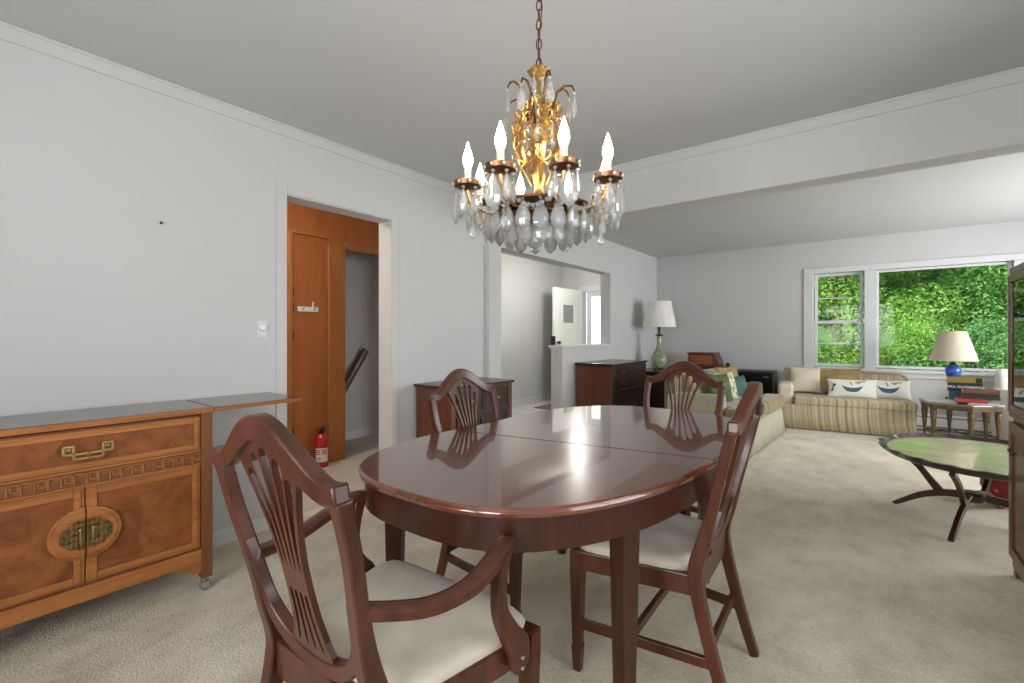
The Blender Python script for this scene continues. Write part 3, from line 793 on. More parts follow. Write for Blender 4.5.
# shaped base apron
def apr(z):
    pass
pts = [(-hw+.04, .195), (hw-.04, .195), (hw-.04, .095), (hw-.07, .09), (hw-.085, .098), (hw-.105, .122), (hw-.12, .126), (hw-.15, .135), (-hw+.15, .135), (-hw+.12, .126), (-hw+.105, .122), (-hw+.085, .098), (-hw+.07, .09), (-hw+.04, .095)]
m = MB(); m.prism(pts, 0, .02, lambda p: (p[0], -hd+.005+p[2], p[1])); m.build('base_apron', FR, t, bev=.003)
for sx in (-1, 1):
    for sy in (-1, 1):
        m = MB(); cx, cy = sx*(hw-.024), sy*(hd-.024)
        m.lathe([(.012, .042), (.012, .064)], 12, (cx, cy, 0)); m.box(cx-.014, cx+.014, cy-.016, cy-.012, .012, .046); m.box(cx-.014, cx+.014, cy+.012, cy+.016, .012, .046); m.box(cx-.014, cx+.014, cy-.016, cy+.016, .04, .046)
        co = m.build('caster', M['steel'], t)
        m = MB(); m.lathe([(.02, -.011), (.022, -.007), (.022, .007), (.02, .011)], 20); m.v = [(cx+x, cy+z, .022+y) for x, y, z in m.v]; m.build('wheel', M['grey_rubber'], co, smooth=40)

# ------------------------------------------------------------------ chandelier
CC = (1.843, 1.447); 
CS = .926
CC = (2.832+(CC[0]-2.832)*CS, CC[1]*CS)
t = thing('chandelier', (CC[0], CC[1], 1.16*(1-CS)), 0, 'gilt brass crystal chandelier with eight lit candle bulbs hanging over the table', 'chandelier')
t.scale = (CS, CS, CS); ZT = (H-1.16*(1-CS))/CS
GO, BR, CR = M['gold'], M['bronze'], M['crystal']
m = MB(); m.lathe([(.065, ZT), (.06, ZT-.015), (.03, ZT-.03), (.012, ZT-.035)], 24); m.build('ceiling_canopy', BR, t, smooth=40)
def link(mb, c, a, b, r, ang):
    P = [(c[0]+a*math.cos(q)*math.cos(ang), c[1]+a*math.cos(q)*math.sin(ang), c[2]+b*math.sin(q)) for q in [2*PI*i/12 for i in range(12)]]
    P.append(P[0]); mb.tube(P, r, 6, caps=False)
z = ZT-.035; k = 0
m = MB()
while z > 2.185:
    link(m, (0, 0, z-.02), .010, .022, .0027, R(20)+(PI/2)*(k % 2)); z -= .037; k += 1
m.tube([(.006, 0, ZT-.03), (.012, .004, 2.40), (-.006, .005, 2.27), (.008, -.003, 2.18)], .0025, 6)
m.build('chain', BR, t, smooth=60)
# flower-shaped crown cup
m = MB(); n = 32; rings = []
for zz, rr, wv in ((2.178, .012, 0), (2.172, .03, .1), (2.160, .042, .16), (2.150, .036, .1), (2.14, .02, 0), (2.125, .012, 0)):
    rings.append([((rr*(1+wv*math.cos(8*2*PI*j/n)))*math.cos(2*PI*j/n), (rr*(1+wv*math.cos(8*2*PI*j/n)))*math.sin(2*PI*j/n), zz) for j in range(n)])
m.loft(rings); m.build('crown', GO, t, smooth=50)
m = MB(); m.lathe([(.009, 2.13), (.009, 2.06), (.014, 2.05), (.009, 2.03), (.009, 1.90), (.02, 1.88), (.012, 1.86), (.016, 1.80), (.026, 1.76), (.015, 1.72), (.02, 1.69), (.045, 1.675), (.05, 1.66), (.03, 1.645), (.018, 1.63), (.024, 1.615), (.006, 1.6)], 20)
m.build('stem', GO, t, smooth=50)
def pol(r_, a_, z_): return (r_*math.cos(a_), r_*math.sin(a_), z_)
BASE = R(-52.3+(90-16.6)-14.5)   # screen-right of the camera mapped to world
# acanthus cage
for k in range(6):
    an = 2*PI*k/6+.3
    m = MB(); P = [pol(.03, an, 1.73), pol(.065, an, 1.80), pol(.088, an, 1.87), pol(.094, an, 1.935), pol(.075, an, 1.985), pol(.05, an, 2.005), pol(.035, an, 1.985), pol(.045, an, 1.96)]
    m.sweep(P, [.008, .012, .016, .018, .016, .012, .009, .006], .005, [(math.cos(an), math.sin(an), .3)]*len(P))
    for i in range(1, 6):
        p = Vector(P[i]); tv = Vector((-math.sin(an), math.cos(an), 0))
        rv = Vector((math.cos(an), math.sin(an), 0))
        for s in (-1, 1):
            m.tube([p, p+tv*s*.014+Vector((0, 0, .006)), p+tv*s*.026+Vector((0, 0, .018))+rv*.004, p+tv*s*.026+Vector((0, 0, .032))+rv*.008, p+tv*s*.016+Vector((0, 0, .036))+rv*.010, p+tv*s*.012+Vector((0, 0, .028))+rv*.008], [.004, .006, .005, .004, .003, .002], 6)
            m.tube([p, p+tv*s*.010+Vector((0, 0, -.010))+rv*.006, p+tv*s*.016+Vector((0, 0, -.022))+rv*.012, p+tv*s*.008+Vector((0, 0, -.028))+rv*.014], [.004, .004, .003, .002], 6)
    m.build('acanthus_leaf', GO, t, smooth=50)
# scroll arms at the top
for k in range(8):
    an = 2*PI*k/8+.15; hi = .03 if k % 2 else 0; rr = .115 if k % 2 else .135
    P = [pol(.045, an, 1.985), pol(.055, an, 2.03), pol(.075, an, 2.065+hi), pol(.10, an, 2.08+hi), pol(rr, an, 2.072+hi), pol(rr+.008, an, 2.052+hi)]
    m = MB(); m.tube(P, [.005, .005, .0045, .004, .004, .003], 8); m.build('top_scroll', BR, t, smooth=60)
def drop(mb, c, L_, w_, flat=.45, an=0, n=8):
    """faceted pear-shaped pendant hanging from c"""
    prof = [(.0008, 0), (w_*.22, -.16*L_), (w_*.42, -.42*L_), (w_*.5, -.62*L_), (w_*.40, -.82*L_), (.0008, -L_)]
    rings = []
    for r_, z_ in prof:
        ring = []
        for j in range(n):
            a_ = 2*PI*(j+.5)/n; x, y = r_*math.cos(a_), r_*math.sin(a_)*flat
            ring.append((c[0]+x*math.cos(an)-y*math.sin(an), c[1]+x*math.sin(an)+y*math.cos(an), c[2]+z_))
        rings.append(ring)
    mb.loft(rings)
def pend(c, L_, w_, parent, an=0, flat=.45, name='crystal_drop'):
    m = MB()
    m.ball((c[0], c[1], c[2]-.006), .0062, 8, 5)
    drop(m, (c[0], c[1], c[2]-.013), L_, w_, flat, an)
    return m.build(name, CR, parent)
for k in range(8):
    an = 2*PI*k/8+.15; hi = .03 if k % 2 else 0; rr = (.115 if k % 2 else .135)+.008
    pend(pol(rr, an, 2.05+hi), .085, .038, t, an+PI/2)
for k in range(6):
    an = 2*PI*k/6+.6
    pend(pol(.036, an, 2.145), .075, .026, t, an+PI/2)
for k in range(6):
    an = 2*PI*k/6; pend(pol(.06, an, 1.955), .07, .03, t, an+PI/2)
# eight arms
RA = .272
ZB = 1.702
for k in range(8):
    an = BASE+2*PI*k/8
    P = [pol(.03, an, 1.655), pol(.07, an, 1.643), pol(.12, an, 1.625), pol(.18, an, 1.612), pol(.235, an, 1.622), pol(.262, an, 1.65), pol(RA, an, 1.685), pol(RA, an, ZB)]
    m = MB(); m.tube(P, [.009, .008, .0075, .007, .007, .0065, .006, .007], 10)
    m.ball(pol(.12, an, 1.625), .012, 10, 6); m.ball(pol(.235, an, 1.622), .010, 10, 6)
    arm = m.build('candle_arm', GO, t, smooth=60)
    cx, cy, _ = pol(RA, an, 0)
    MB().lathe([(.0125, .012), (.0125, .066), (.011, .068)], 18, (cx, cy, ZB)).build('candle_sleeve', M['candle'], arm, smooth=40)
    MB().lathe([(.008, .066), (.0135, .075), (.0185, .092), (.0175, .11), (.0115, .132), (.0055, .15), (.0015, .164)], 18, (cx, cy, ZB)).build('flame_bulb', M['bulb'], arm, smooth=70)
    m = MB(); m.lathe([(.01, -.012), (.03, -.006), (.050, .0), (.053, .016), (.050, .018), (.03, .008), (.014, .012), (.014, .02)], 28, (cx, cy, ZB)); m.cur = 1
    for j in range(8):
        a2 = an+2*PI*j/8; m.ball((cx+.052*math.cos(a2), cy+.052*math.sin(a2), ZB+.008), .006, 8, 5)
    m.build('drip_pan', [BR, M['candle']], arm, smooth=40)
    for j in range(6):
        a2 = an+2*PI*j/6
        big = j == 0
        pend((cx+.044*math.cos(a2), cy+.044*math.sin(a2), ZB-.006), .122 if big else .09, .066 if big else .036, arm, a2+PI/2, .4 if big else .55)
    m = MB()
    for j in range(5): m.ball(pol(RA*.93, an, 1.64-.016*j), .0065, 8, 5)
    drop(m, pol(RA*.93, an, 1.567), .055, .026, .6, an); m.build('crystal_drop', CR, arm)
# lower crystal bowl
m = MB(); m.lathe([(.190, 1.628), (.197, 1.632), (.197, 1.638), (.190, 1.642), (.187, 1.635)], 40); m.lathe([(.118, 1.602), (.124, 1.606), (.124, 1.612), (.118, 1.614)], 32)
for k in range(8):
    an = BASE+2*PI*k/8+.39; m.tube([pol(.03, an, 1.64), pol(.10, an, 1.608), pol(.192, an, 1.634)], .003, 6)
m.build('bowl_ring', BR, t, smooth=50)
for k in range(20):
    an = 2*PI*k/20; pend(pol(.195, an, 1.632), .10, .06, t, an+PI/2, .4)
for k in range(12):
    an = 2*PI*k/12+.2; pend(pol(.121, an, 1.60), .10, .06, t, an+PI/2, .4)
for k in range(5):
    an = 2*PI*k/5; pend(pol(.05, an, 1.60), .10, .05, t, an+PI/2, .45)
m = MB()
for k in range(8):
    a0, a1 = BASE+2*PI*k/8, BASE+2*PI*(k+1)/8
    for j in range(11):
        u = (j+.5)/11; an = a0+(a1-a0)*u; m.ball(pol(.235-.02*math.sin(PI*u), an, 1.645-.05*math.sin(PI*u)), .008, 8, 5)
m.build('bead_swag', CR, t)

# ------------------------------------------------------------------ low console by the doorway wall
t = thing('console_cabinet', (.03, 2.395, 0), 0, 'low mahogany console cabinet standing between the doorway and the pass-through', 'cabinet')
cw, cd, chh = .725, .385, .778   # along y, along x, height
m = MB(); m.box(0, cd, 0, cw, .05, chh-.022); m.box(.02, cd-.03, .02, cw-.02, 0, .05)
m.box(cd-.0, cd+.006, 0, .045, .05, chh-.022); m.box(cd, cd+.006, cw-.045, cw, .05, chh-.022)
m.build('body', M['red_wood'], t, bev=.003)
MB().box(-.01, cd+.022, -.018, cw+.015, chh-.022, chh).build('top_board', M['mahogany'], t, bev=.005)
for k in range(2):
    y0 = .05+k*.315; y1 = y0+.31
    d = MB(); frame_mb(d, y0, y1, 0, .014, .56, .74, .022); d.box(y0+.02, y1-.02, 0, .006, .58, .72)
    d.v = [(cd+.001+y, x, z) for x, y, z in d.v]
    d = d.build('drawer', M['dark_wood'], t, bev=.002)
    m = MB(); m.ball((cd+.026, (y0+y1)/2, .65), .011, 10, 6); m.build('knob', M['brass'], d, smooth=50)
    d = MB(); frame_mb(d, y0, y1, 0, .014, .09, .55, .04); d.box(y0+.03, y1-.03, 0, .005, .12, .52)
    d.v = [(cd+.001+y, x, z) for x, y, z in d.v]
    d = d.build('door', M['dark_wood'], t, bev=.002)
    m = MB(); m.ball((cd+.028, y1-.02 if k == 0 else y0+.02, .42), .014, 10, 6); m.build('knob', M['label_white'], d, smooth=50)

# ------------------------------------------------------------------ dresser under the pass-through
t = thing('dresser', (.075, 4.82, 0), 0, 'dark brown chest of drawers standing under the pass-through ledge', 'dresser')
cw, cd, chh = .98, .475, .832
m = MB(); m.box(0, cd, 0, cw, .06, chh-.025); m.box(.02, cd-.02, .02, cw-.02, 0, .06); m.build('body', M['dark_wood'], t, bev=.003)
m = MB(); m.box(.005, cd-.01, -.004, .0, .08, .79); m.build('end_panel', M['red_wood'], t)
MB().box(-.005, cd+.02, -.02, cw+.02, chh-.025, chh).build('top_board', M['dark_wood'], t, bev=.005)
for z0, z1 in ((.09, .30), (.31, .52), (.53, .66), (.67, .79)):
    d = MB().box(cd-.005, cd+.014, .025, cw-.025, z0, z1).build('drawer', M['dark_wood'], t, bev=.004)
    for y in (.25, cw-.25):
        m = MB(); m.tube([(cd+.014, y-.035, (z0+z1)/2+.01), (cd+.028, y-.03, (z0+z1)/2-.005), (cd+.028, y+.03, (z0+z1)/2-.005), (cd+.014, y+.035, (z0+z1)/2+.01)], .0035, 6); m.build('handle', M['brass_dark'], d, smooth=60)

# ------------------------------------------------------------------ lamp table + green lamp
t = thing('lamp_table', (.42, 6.66, 0), 0, 'dark square side table carrying the green glass lamp', 'table')
m = MB(); m.box(-.34, .34, -.30, .30, .615, .645); m.build('table_top', M['dark_wood'], t, bev=.005)
m = MB(); m.box(-.31, .31, -.27, .27, .05, .615); m.box(-.29, .29, -.25, .25, 0, .05); m.build('body', M['dark_wood'], t, bev=.004)
for k in range(2):
    d = MB().box(.305, .325, -.25+.255*k, -.005+.255*k, .09, .58).build('door', M['dark_wood'], t, bev=.004)
    m = MB(); m.ball((.336, -.02+.04*k, .36), .012, 10, 6); m.build('knob', M['brass_dark'], d, smooth=50)

t = thing('table_lamp', (.40, 6.70, .645), 0, 'tall lamp with white shade and green mottled glass base on the dark side table', 'lamp')
MB().lathe([(.085, 0), (.085, .012), (.07, .022), (.055, .03)], 28).build('base', M['dark_iron'], t, smooth=40)
MB().lathe([(.05, .028), (.085, .06), (.118, .12), (.120, .17), (.095, .235), (.055, .30), (.036, .36), (.033, .45), (.036, .50)], 32).build('glass_body', M['green_glass'], t, smooth=60)
MB().lathe([(.055, .50), (.06, .508), (.05, .518), (.018, .53), (.016, .60), (.02, .605), (.02, .66), (.008, .665), (.006, .92)], 20).build('neck', M['dark_iron'], t, smooth=40)
def pleat_shade(prof, n, amp, mat, parent, thick=.004):
    m = MB(); N = n*2; rings = []
    for r_, z_ in prof+[(r-thick, z) for r, z in reversed(prof)]:
        rings.append([((r_*(1+amp*(1 if j % 2 else -1)))*math.cos(2*PI*j/N), (r_*(1+amp*(1 if j % 2 else -1)))*math.sin(2*PI*j/N), z_) for j in range(N)])
    m.loft(rings, True, False)
    n_ = len(rings)
    return m.build('lamp_shade', mat, parent, smooth=60)
pleat_shade([(.235, .63), (.228, .70), (.208, .80), (.185, .90), (.172, .985), (.168, 1.01)], 26, .008, M['shade_white'], t)
m = MB(); m.lathe([(.004, .92), (.004, 1.03), (.01, 1.035), (.006, 1.055)], 10); m.tube([(-.168, 0, 1.0), (.168, 0, 1.0)], .002, 6); m.build('finial', M['brass'], t, smooth=50)

# ------------------------------------------------------------------ writing box on its dark stand, black heater
t = thing('box_stand', (.98, 7.20, 0), 0, 'dark wooden stand with turned corner finial against the back wall', 'stand')
m = MB(); m.box(-.30, .24, -.2, .2, .655, .70); m.build('stand_top', M['dark_wood'], t, bev=.004)
MB().box(-.28, .22, -.18, .18, .56, .655).build('apron', M['dark_wood'], t, bev=.003)
for sx in (-.275, .215):
    for sy in (-.17, .17):
        m = MB(); m.lathe([(.012, 0), (.018, .08), (.014, .25), (.024, .40), (.024, .56)], 14, (sx, sy, 0)); m.build('leg', M['dark_wood'], t, smooth=50)
m = MB(); m.lathe([(.022, .655), (.028, .69), (.018, .71), (.03, .735), (.03, .75), (.012, .765)], 16, (.27, -.1, 0)); m.box(.22, .29, -.13, -.07, .655, .69); m.build('finial', M['dark_wood'], t, smooth=45)
t = thing('writing_box', (.93, 7.20, .70), 0, 'reddish wooden slope-front writing box on the dark stand', 'box')
prof = [(-.17, 0), (.17, 0), (.17, .19), (.10, .19), (-.17, .075)]  # y,z section
m = MB(); m.prism([(-.22, 0), (.20, 0), (.20, .08), (.17, .12), (.14, .185), (-.22, .185)], -.15, .15, lambda p: (p[0], p[2], p[1])); m.build('body', M['red_wood'], t, bev=.004)
MB().box(-.235, .15, -.16, .16, .185, .20).build('lid', M['red_wood'], t, bev=.003)
m = MB(); m.box(-.19, .12, -.156, -.15, .03, .16); m.build('front_panel', wood('orange_brown_wood', (.20, .055, .02), (.30, .10, .035), 'x', .4), t, bev=.003)
m = MB()
for i in range(9):
    u = i/8; m.tube([(.20-.002-.06*u**1.3, -.155, .03+.155*u), (.20-.06*u**1.3, .155, .03+.155*u)], .008, 6)
m.build('tambour', M['dark_wood'], t, smooth=60)

t = thing('electric_heater', (1.62, 7.12, 0), 0, 'black electric heater with grey frame behind the sofa arm at the back wall', 'heater')
m = MB(); frame_mb(m, -.23, .23, -.10, .10, .06, .675, .022); m.box(-.21, .21, -.06, .095, .08, .655); m.build('case', plain('graphite', (.05, .05, .052), .4), t, bev=.004)
m = MB(); m.box(-.205, .195, -.104, -.085, .28, .645); m.build('front_glass', M['black_gloss'], t, bev=.003)
m = MB()
for i in range(10): m.box(-.2, .2, -.106, -.098, .085+.018*i, .092+.018*i)
m.build('grille', M['black'], t)
m = MB(); m.box(.09, .16, -.106, -.103, .585, .595); m.build('badge', M['steel'], t)
for s in (-1, 1): MB().box(s*.2-.02, s*.2+.02, -.13, .13, 0, .065).build('foot', M['black'], t, bev=.004)

# ------------------------------------------------------------------ olive sofa
def ubox(mb, x0, x1, y0, y1, z0, z1): mb.box(x0, x1, y0, y1, z0, z1)
SX0, SX1, SY0, SY1 = 1.18, 1.99, 4.74, 6.33
t = thing('sofa', ((SX0+SX1)/2, (SY0+SY1)/2, 0), -3.5, 'olive green sofa with pale skirt standing beyond the far dining chair', 'sofa')
hx, hy = (SX1-SX0)/2, (SY1-SY0)/2
m = MB(); m.box(-hx+.06, hx-.01, -hy+.02, hy-.02, .05, .30); m.build('base_frame', M['sofa_skirt'], t, bev=.03, seg=3)
for k in range(2):
    y0 = -hy+.14+k*(2*hy-.28)/2; y1 = y0+(2*hy-.28)/2-.006
    ya, yb_ = (-hy+.0, y1) if k == 0 else (y0, hy-.0)
    m = MB(); q = [(-hx+.24, y0), (hx-.20, y0), (hx-.20, ya), (hx+.015, ya), (hx+.015, y1), (-hx+.24, y1)] if k == 0 else [(-hx+.24, y0), (hx+.015, y0), (hx+.015, yb_), (hx-.20, yb_), (hx-.20, y1), (-hx+.24, y1)]
    m.prism(q, .30, .455); m.build('seat_cushion', M['sofa_seat'], t, bev=.035, seg=4)
    MB().hexa([(-hx+.12, y0, .42), (-hx+.34, y0, .42), (-hx+.34, y1, .42), (-hx+.12, y1, .42), (-hx+.06, y0, .75), (-hx+.22, y0, .75), (-hx+.22, y1, .75), (-hx+.06, y1, .75)]).build('back_cushion', M['sofa_seat'], t, bev=.05, seg=4)
MB().box(-hx, -hx+.14, -hy+.03, hy-.03, .05, .70).build('backrest', M['sofa_dark'], t, bev=.04, seg=4)
for s, mt in ((-1, 'sofa_skirt'), (1, 'sofa_dark')):  # far arm's shade is put into its darker material
    m = MB(); m.sweep([(-hx+.05, s*(hy-.075), .31), (hx-.215, s*(hy-.075), .31)], .14, .53, (0, 0, 1), rnd=1); m.build('arm', M[mt], t, smooth=60)
m = MB()   # pleated skirt
per = [(hx-.012, -hy+.01), (hx-.012, hy-.01)]
n = 40; rings = []
for z_, o_ in ((.31, 0), (.2, .012), (.02, .034)):
    ring = []
    for i in range(n+1):
        u = i/n; y = -hy+.01+(2*hy-.02)*u
        w_ = .006*math.sin(u*31)*(1-z_/.31)
        if abs(u-.5) < .014 or abs(u-.96) < .012: w_ -= .02*(1-z_/.31)
        ring.append((hx-.012+o_+w_, y, z_))
    rings.append(ring)
m.loft(rings, False, False)
for s in (-1, 1):
    m.loft([[(-hx+(2*hx-.012)*u+ (o_ if u == 1 else 0), s*(hy-.012+o_), z_) for u in (0, .25, .5, .75, 1)] for z_, o_ in ((.31, 0), (.2, .012), (.02, .034))], False, False)
o = m.build('skirt', M['sofa_skirt'], t, smooth=40)
sm = o.modifiers.new('solid', 'SOLIDIFY'); sm.thickness = .006

def cushion(name, label, loc, rot, w, h, th, mat, group=None, extra=None):
    """rot = (tilt about x, yaw about z)"""
    m = MB()
    sf = pillow(m, w, h, th)
    mats = [mat]
    if extra: mats += extra(m, sf)
    o = m.build(name, mats, smooth=70)
    o.location = loc; o.rotation_euler = (R(rot[0]), 0, R(rot[1]))
    return tag(o, label, 'pillow', group)
g = 'throw pillows on the olive sofa'
cushion('throw_pillow', 'large gold velvet pillow at the back of the olive sofa', (1.50, 6.00, .60), (-12, 72), .42, .36, .15, M['gold_fabric'], g)
cushion('throw_pillow', 'round-edged green leaf pillow seen through the far chair back', (1.58, 5.22, .585), (-14, 66), .36, .33, .14, M['green_fabric'], g)
cushion('throw_pillow', 'cream leaf-patterned pillow between the green and teal pillows', (1.58, 5.52, .585), (-14, 72), .36, .32, .13, M['floral'], g)
cushion('throw_pillow', 'small teal pillow beside the far sofa arm', (1.64, 5.80, .565), (-14, 66), .32, .25, .12, M['teal_fabric'], g)

# ------------------------------------------------------------------ striped loveseat under the window
t = thing('loveseat', (2.59, 7.09, 0), 7, 'striped beige one-armed loveseat with skirt under the window', 'loveseat')
hx, hy = .655, .36
ST = M['stripe']
MB().box(-hx+.01, hx-.02, -hy+.03, hy-.04, .04, .30).build('base_frame', ST, t, bev=.02)
MB().box(-hx+.12, hx-.005, -hy-.005, hy-.14, .29, .405).build('seat_cushion', ST, t, bev=.035, seg=4)
m = MB(); rings = []
for i in range(25):
    u = -1+2*i/24; x = -hx+.02+(2*hx-.04)*(i/24)
    top = .70 - .012*u - 1.6*max(0, u-.86)**2
    rings.append([(x, hy-.16, .28), (x, hy-.17, top-.03), (x, hy-.13, top+.005), (x, hy-.06, top+.005), (x, hy-.02, top-.04), (x, hy-.02, .06), (x, hy-.15, .06)])
m.loft(rings); m.build('backrest', ST, t, smooth=40)
m = MB(); P = []
for i in range(25):
    u = -1+2*i/24; x = -hx+.02+(2*hx-.04)*(i/24); top = .70-.012*u-1.6*max(0, u-.86)**2; P.append((x, hy-.16, top-.01))
P += [(hx-.005, hy-.17, .62), (hx-.012, hy-.17, .55), (hx-.012, hy-.17, .42)]
m.tube(P, .012, 8); m.build('piping', M['print_tan'], t, smooth=60)
m = MB(); m.box(-hx-.05, -hx+.12, -hy+.04, hy-.05, .04, .545); m.build('arm', M['cream'], t, bev=.04, seg=4)
m = MB(); n = 60; rings = []
for z_, o_ in ((.30, 0), (.16, .006), (.012, .024)):
    ring = []
    per = [(hx-.02, hy-.05), (hx-.02, -hy), (-hx, -hy), (-hx, hy-.05)]
    for a_, b_ in zip(per, per[1:]):
        L_ = math.dist(a_, b_); k = max(4, int(L_*40))
        nx, ny = (b_[1]-a_[1])/L_, -(b_[0]-a_[0])/L_
        nx, ny = -nx, -ny
        for i in range(k):
            u = i/k; wv = o_+.004*math.sin(u*L_*38)*(1-z_/.3)
            ring.append((a_[0]+(b_[0]-a_[0])*u+nx*wv, a_[1]+(b_[1]-a_[1])*u+ny*wv, z_))
    rings.append(ring)
m.loft(rings, False, False); o = m.build('skirt', ST, t, smooth=50)
sm = o.modifiers.new('solid', 'SOLIDIFY'); sm.thickness = .006
def L2W(x, y, z):
    a_ = R(7); return (2.575+x*math.cos(a_)-y*math.sin(a_), 7.09+x*math.sin(a_)+y*math.cos(a_), z)
cushion('throw_pillow', 'plain cream square pillow against the loveseat arm', L2W(-.375, .06, .575), (-14, 7), .38, .34, .14, M['cream'])
cushion('throw_pillow', 'gold velvet pillow in the middle of the striped loveseat', L2W(-.04, .06, .575), (-14, 5), .50, .34, .14, M['gold_fabric'])
def canoe(m, sf):
    def lay(pts, off=.003):
        out = []
        for x, z in pts:
            u = max(-.98, min(.98, x/.25)); v = max(-.98, min(.98, z/.115)); p = sf(u, v, -1); out.append((x, p[1]-off, z))
        return out
    n = 14; m.cur = 1
    top = [(-.105+.21*i/n, .0+.030*(abs(-1+2*i/n))**2.5) for i in range(n+1)]
    bot = [(-.105+.21*i/n, -.052+.078*(abs(-1+2*i/n))**3) for i in range(n+1)]
    vs = lay(top)+lay(bot); m.add(vs, [(i, i+1, n+2+i, n+1+i) for i in range(n)])
    m.cur = 2
    for x0, z0, x1, z1 in ((-.215, -.05, -.165, .045), (-.185, .05, -.20, -.04)):
        dx, dz = x1-x0, z1-z0; L_ = math.hypot(dx, dz); nx, nz = -dz/L_*.004, dx/L_*.004
        k = 6; a_ = []; b_ = []
        for i in range(k+1):
            u = i/k; wd = 2.6 if u > .7 else 1
            a_.append((x0+dx*u+nx*wd, z0+dz*u+nz*wd)); b_.append((x0+dx*u-nx*wd, z0+dz*u-nz*wd))
        m.add(lay(a_)+lay(b_), [(i, i+1, k+2+i, k+1+i) for i in range(k)])
    m.cur = 3
    for x0, z0, x1, z1 in ((.0, .03, -.02, .075), (.03, .065, .13, .085), (.05, .05, .09, .08)):
        dx, dz = x1-x0, z1-z0; L_ = math.hypot(dx, dz); nx, nz = -dz/L_*.008, dx/L_*.008
        a_ = [(x0+dx*u+nx, z0+dz*u+nz) for u in (0, .5, 1)]; b_ = [(x0+dx*u-nx, z0+dz*u-nz) for u in (0, .5, 1)]
        m.add(lay(a_)+lay(b_), [(i, i+1, 4+i, 3+i) for i in range(2)])
    m.cur = 0
    return [M['canoe_blue'], M['print_dark'], M['print_tan']]
g = 'canoe pillows'
cushion('canoe_pillow', 'white lumbar pillow with blue canoe print in front of the gold pillow', L2W(.09, -.12, .505), (-16, 8), .50, .23, .12, M['cream_white'], g, canoe)
cushion('canoe_pillow', 'white lumbar pillow with blue canoe print at the armless end of the loveseat', L2W(.45, -.02, .505), (-16, 5), .44, .23, .12, M['cream_white'], g, canoe)

# ------------------------------------------------------------------ hexagonal end table, lamp, books
EC = (3.60, 6.97)
t = thing('end_table', (EC[0], EC[1], 0), 0, 'low six-legged gilt end table with dark top beside the striped loveseat', 'table')
def hexp(r_): return [(r_*math.cos(R(-80+60*k)), r_*math.sin(R(-80+60*k))) for k in range(6)]
m = MB(); m.prism(hexp(.355), .405, .43); m.build('table_top', M['table_top_dark'], t, bev=.006)
m = MB(); m.prism(hexp(.335), .37, .405); m.build('apron', M['gilt_leg'], t, bev=.004)
for x, y in hexp(.30):
    m = MB(); m.lathe([(.012, 0), (.013, .02), (.011, .05), (.016, .16), (.028, .30), (.030, .335), (.024, .345), (.032, .372)], 12, (x, y, 0)); m.build('leg', M['gilt_leg'], t, smooth=45)
m = MB(); hp = hexp(.30)
for k in range(3): m.tube([(*hp[k], .13), (*hp[k+3], .13)], .006, 8)
for k in range(6): m.tube([(*hp[k], .115), (*hp[(k+1) % 6], .115)], .004, 6)
m.build('stretcher', M['dark_iron'], t, smooth=50)
ET = .43
t = thing('table_lamp', (3.585, 7.215, ET), 0, 'low lamp with wide beige pleated shade and cobalt glass base behind the books', 'lamp')
t.scale = (1, 1, 1.08)
MB().lathe([(.07, 0), (.072, .012), (.05, .02), (.03, .03)], 24).build('base', M['dark_iron'], t, smooth=40)
MB().lathe([(.03, .03), (.022, .13), (.03, .20), (.058, .24), (.076, .285), (.074, .32), (.045, .352), (.026, .365)], 28).build('glass_body', M['blue_glass'], t, smooth=60)
MB().lathe([(.03, .36), (.034, .368), (.022, .376), (.022, .39), (.012, .385), (.01, .46), (.004, .465), (.004, .70)], 16).build('neck', M['dark_iron'], t, smooth=40)
pleat_shade([(.222, .405), (.205, .45), (.17, .56), (.14, .65), (.118, .715)], 44, .007, M['shade_beige'], t)
m = MB(); m.tube([(-.118, 0, .70), (.118, 0, .70)], .002, 6); m.lathe([(.003, .69), (.006, .735), (.002, .745)], 8); m.build('finial', M['brass'], t)

def book(label, c, w, d, h, z, rz, cover, group, page='paper', name='book'):
    """spine faces local -y"""
    t = thing(name, (c[0], c[1], z), rz, label, 'book', group)
    m = MB(); m.box(-w/2, w/2, -d/2, d/2, 0, .003); m.box(-w/2, w/2, -d/2, d/2, h-.003, h); m.box(-w/2, w/2, -d/2, -d/2+.003, .003, h-.003)
    m.build('cover', cover, t, bev=.0008)
    MB().box(-w/2+.006, w/2-.006, -d/2+.003, d/2-.006, .003, h-.003).build('pages', M[page], t)
    return t
bc = lambda n, c, r_=.45: plain(n, c, r_, var=.08)
FACE = -1
gm, gl, gr = 'magazines on the end table', 'back stack of books', 'front stack of books'
K = .955; ET2 = ET*1.077
def cov(i, col): return bc('book_cover_%d' % i, col)
book('grey-white magazine lying lowest at the right of the end table', (3.745, 6.56), .24, .18, .014, ET2, FACE+4, cov(0, (.40, .41, .41)), gm, name='magazine')
book('white magazine with grey edge at the left of the end table', (3.485, 6.62), .18, .22, .010, ET2, FACE-8, cov(1, (.55, .54, .50)), gm, name='magazine')
m_ = plain('cover_red_flecked', (.36, .035, .035), .5, var=.6, vscale=60)
book('red magazine in the middle of the end table under the front stack', (3.66, 6.555), .225, .165, .034, ET2+.014, FACE+1, m_, gm, name='magazine')
z = ET2
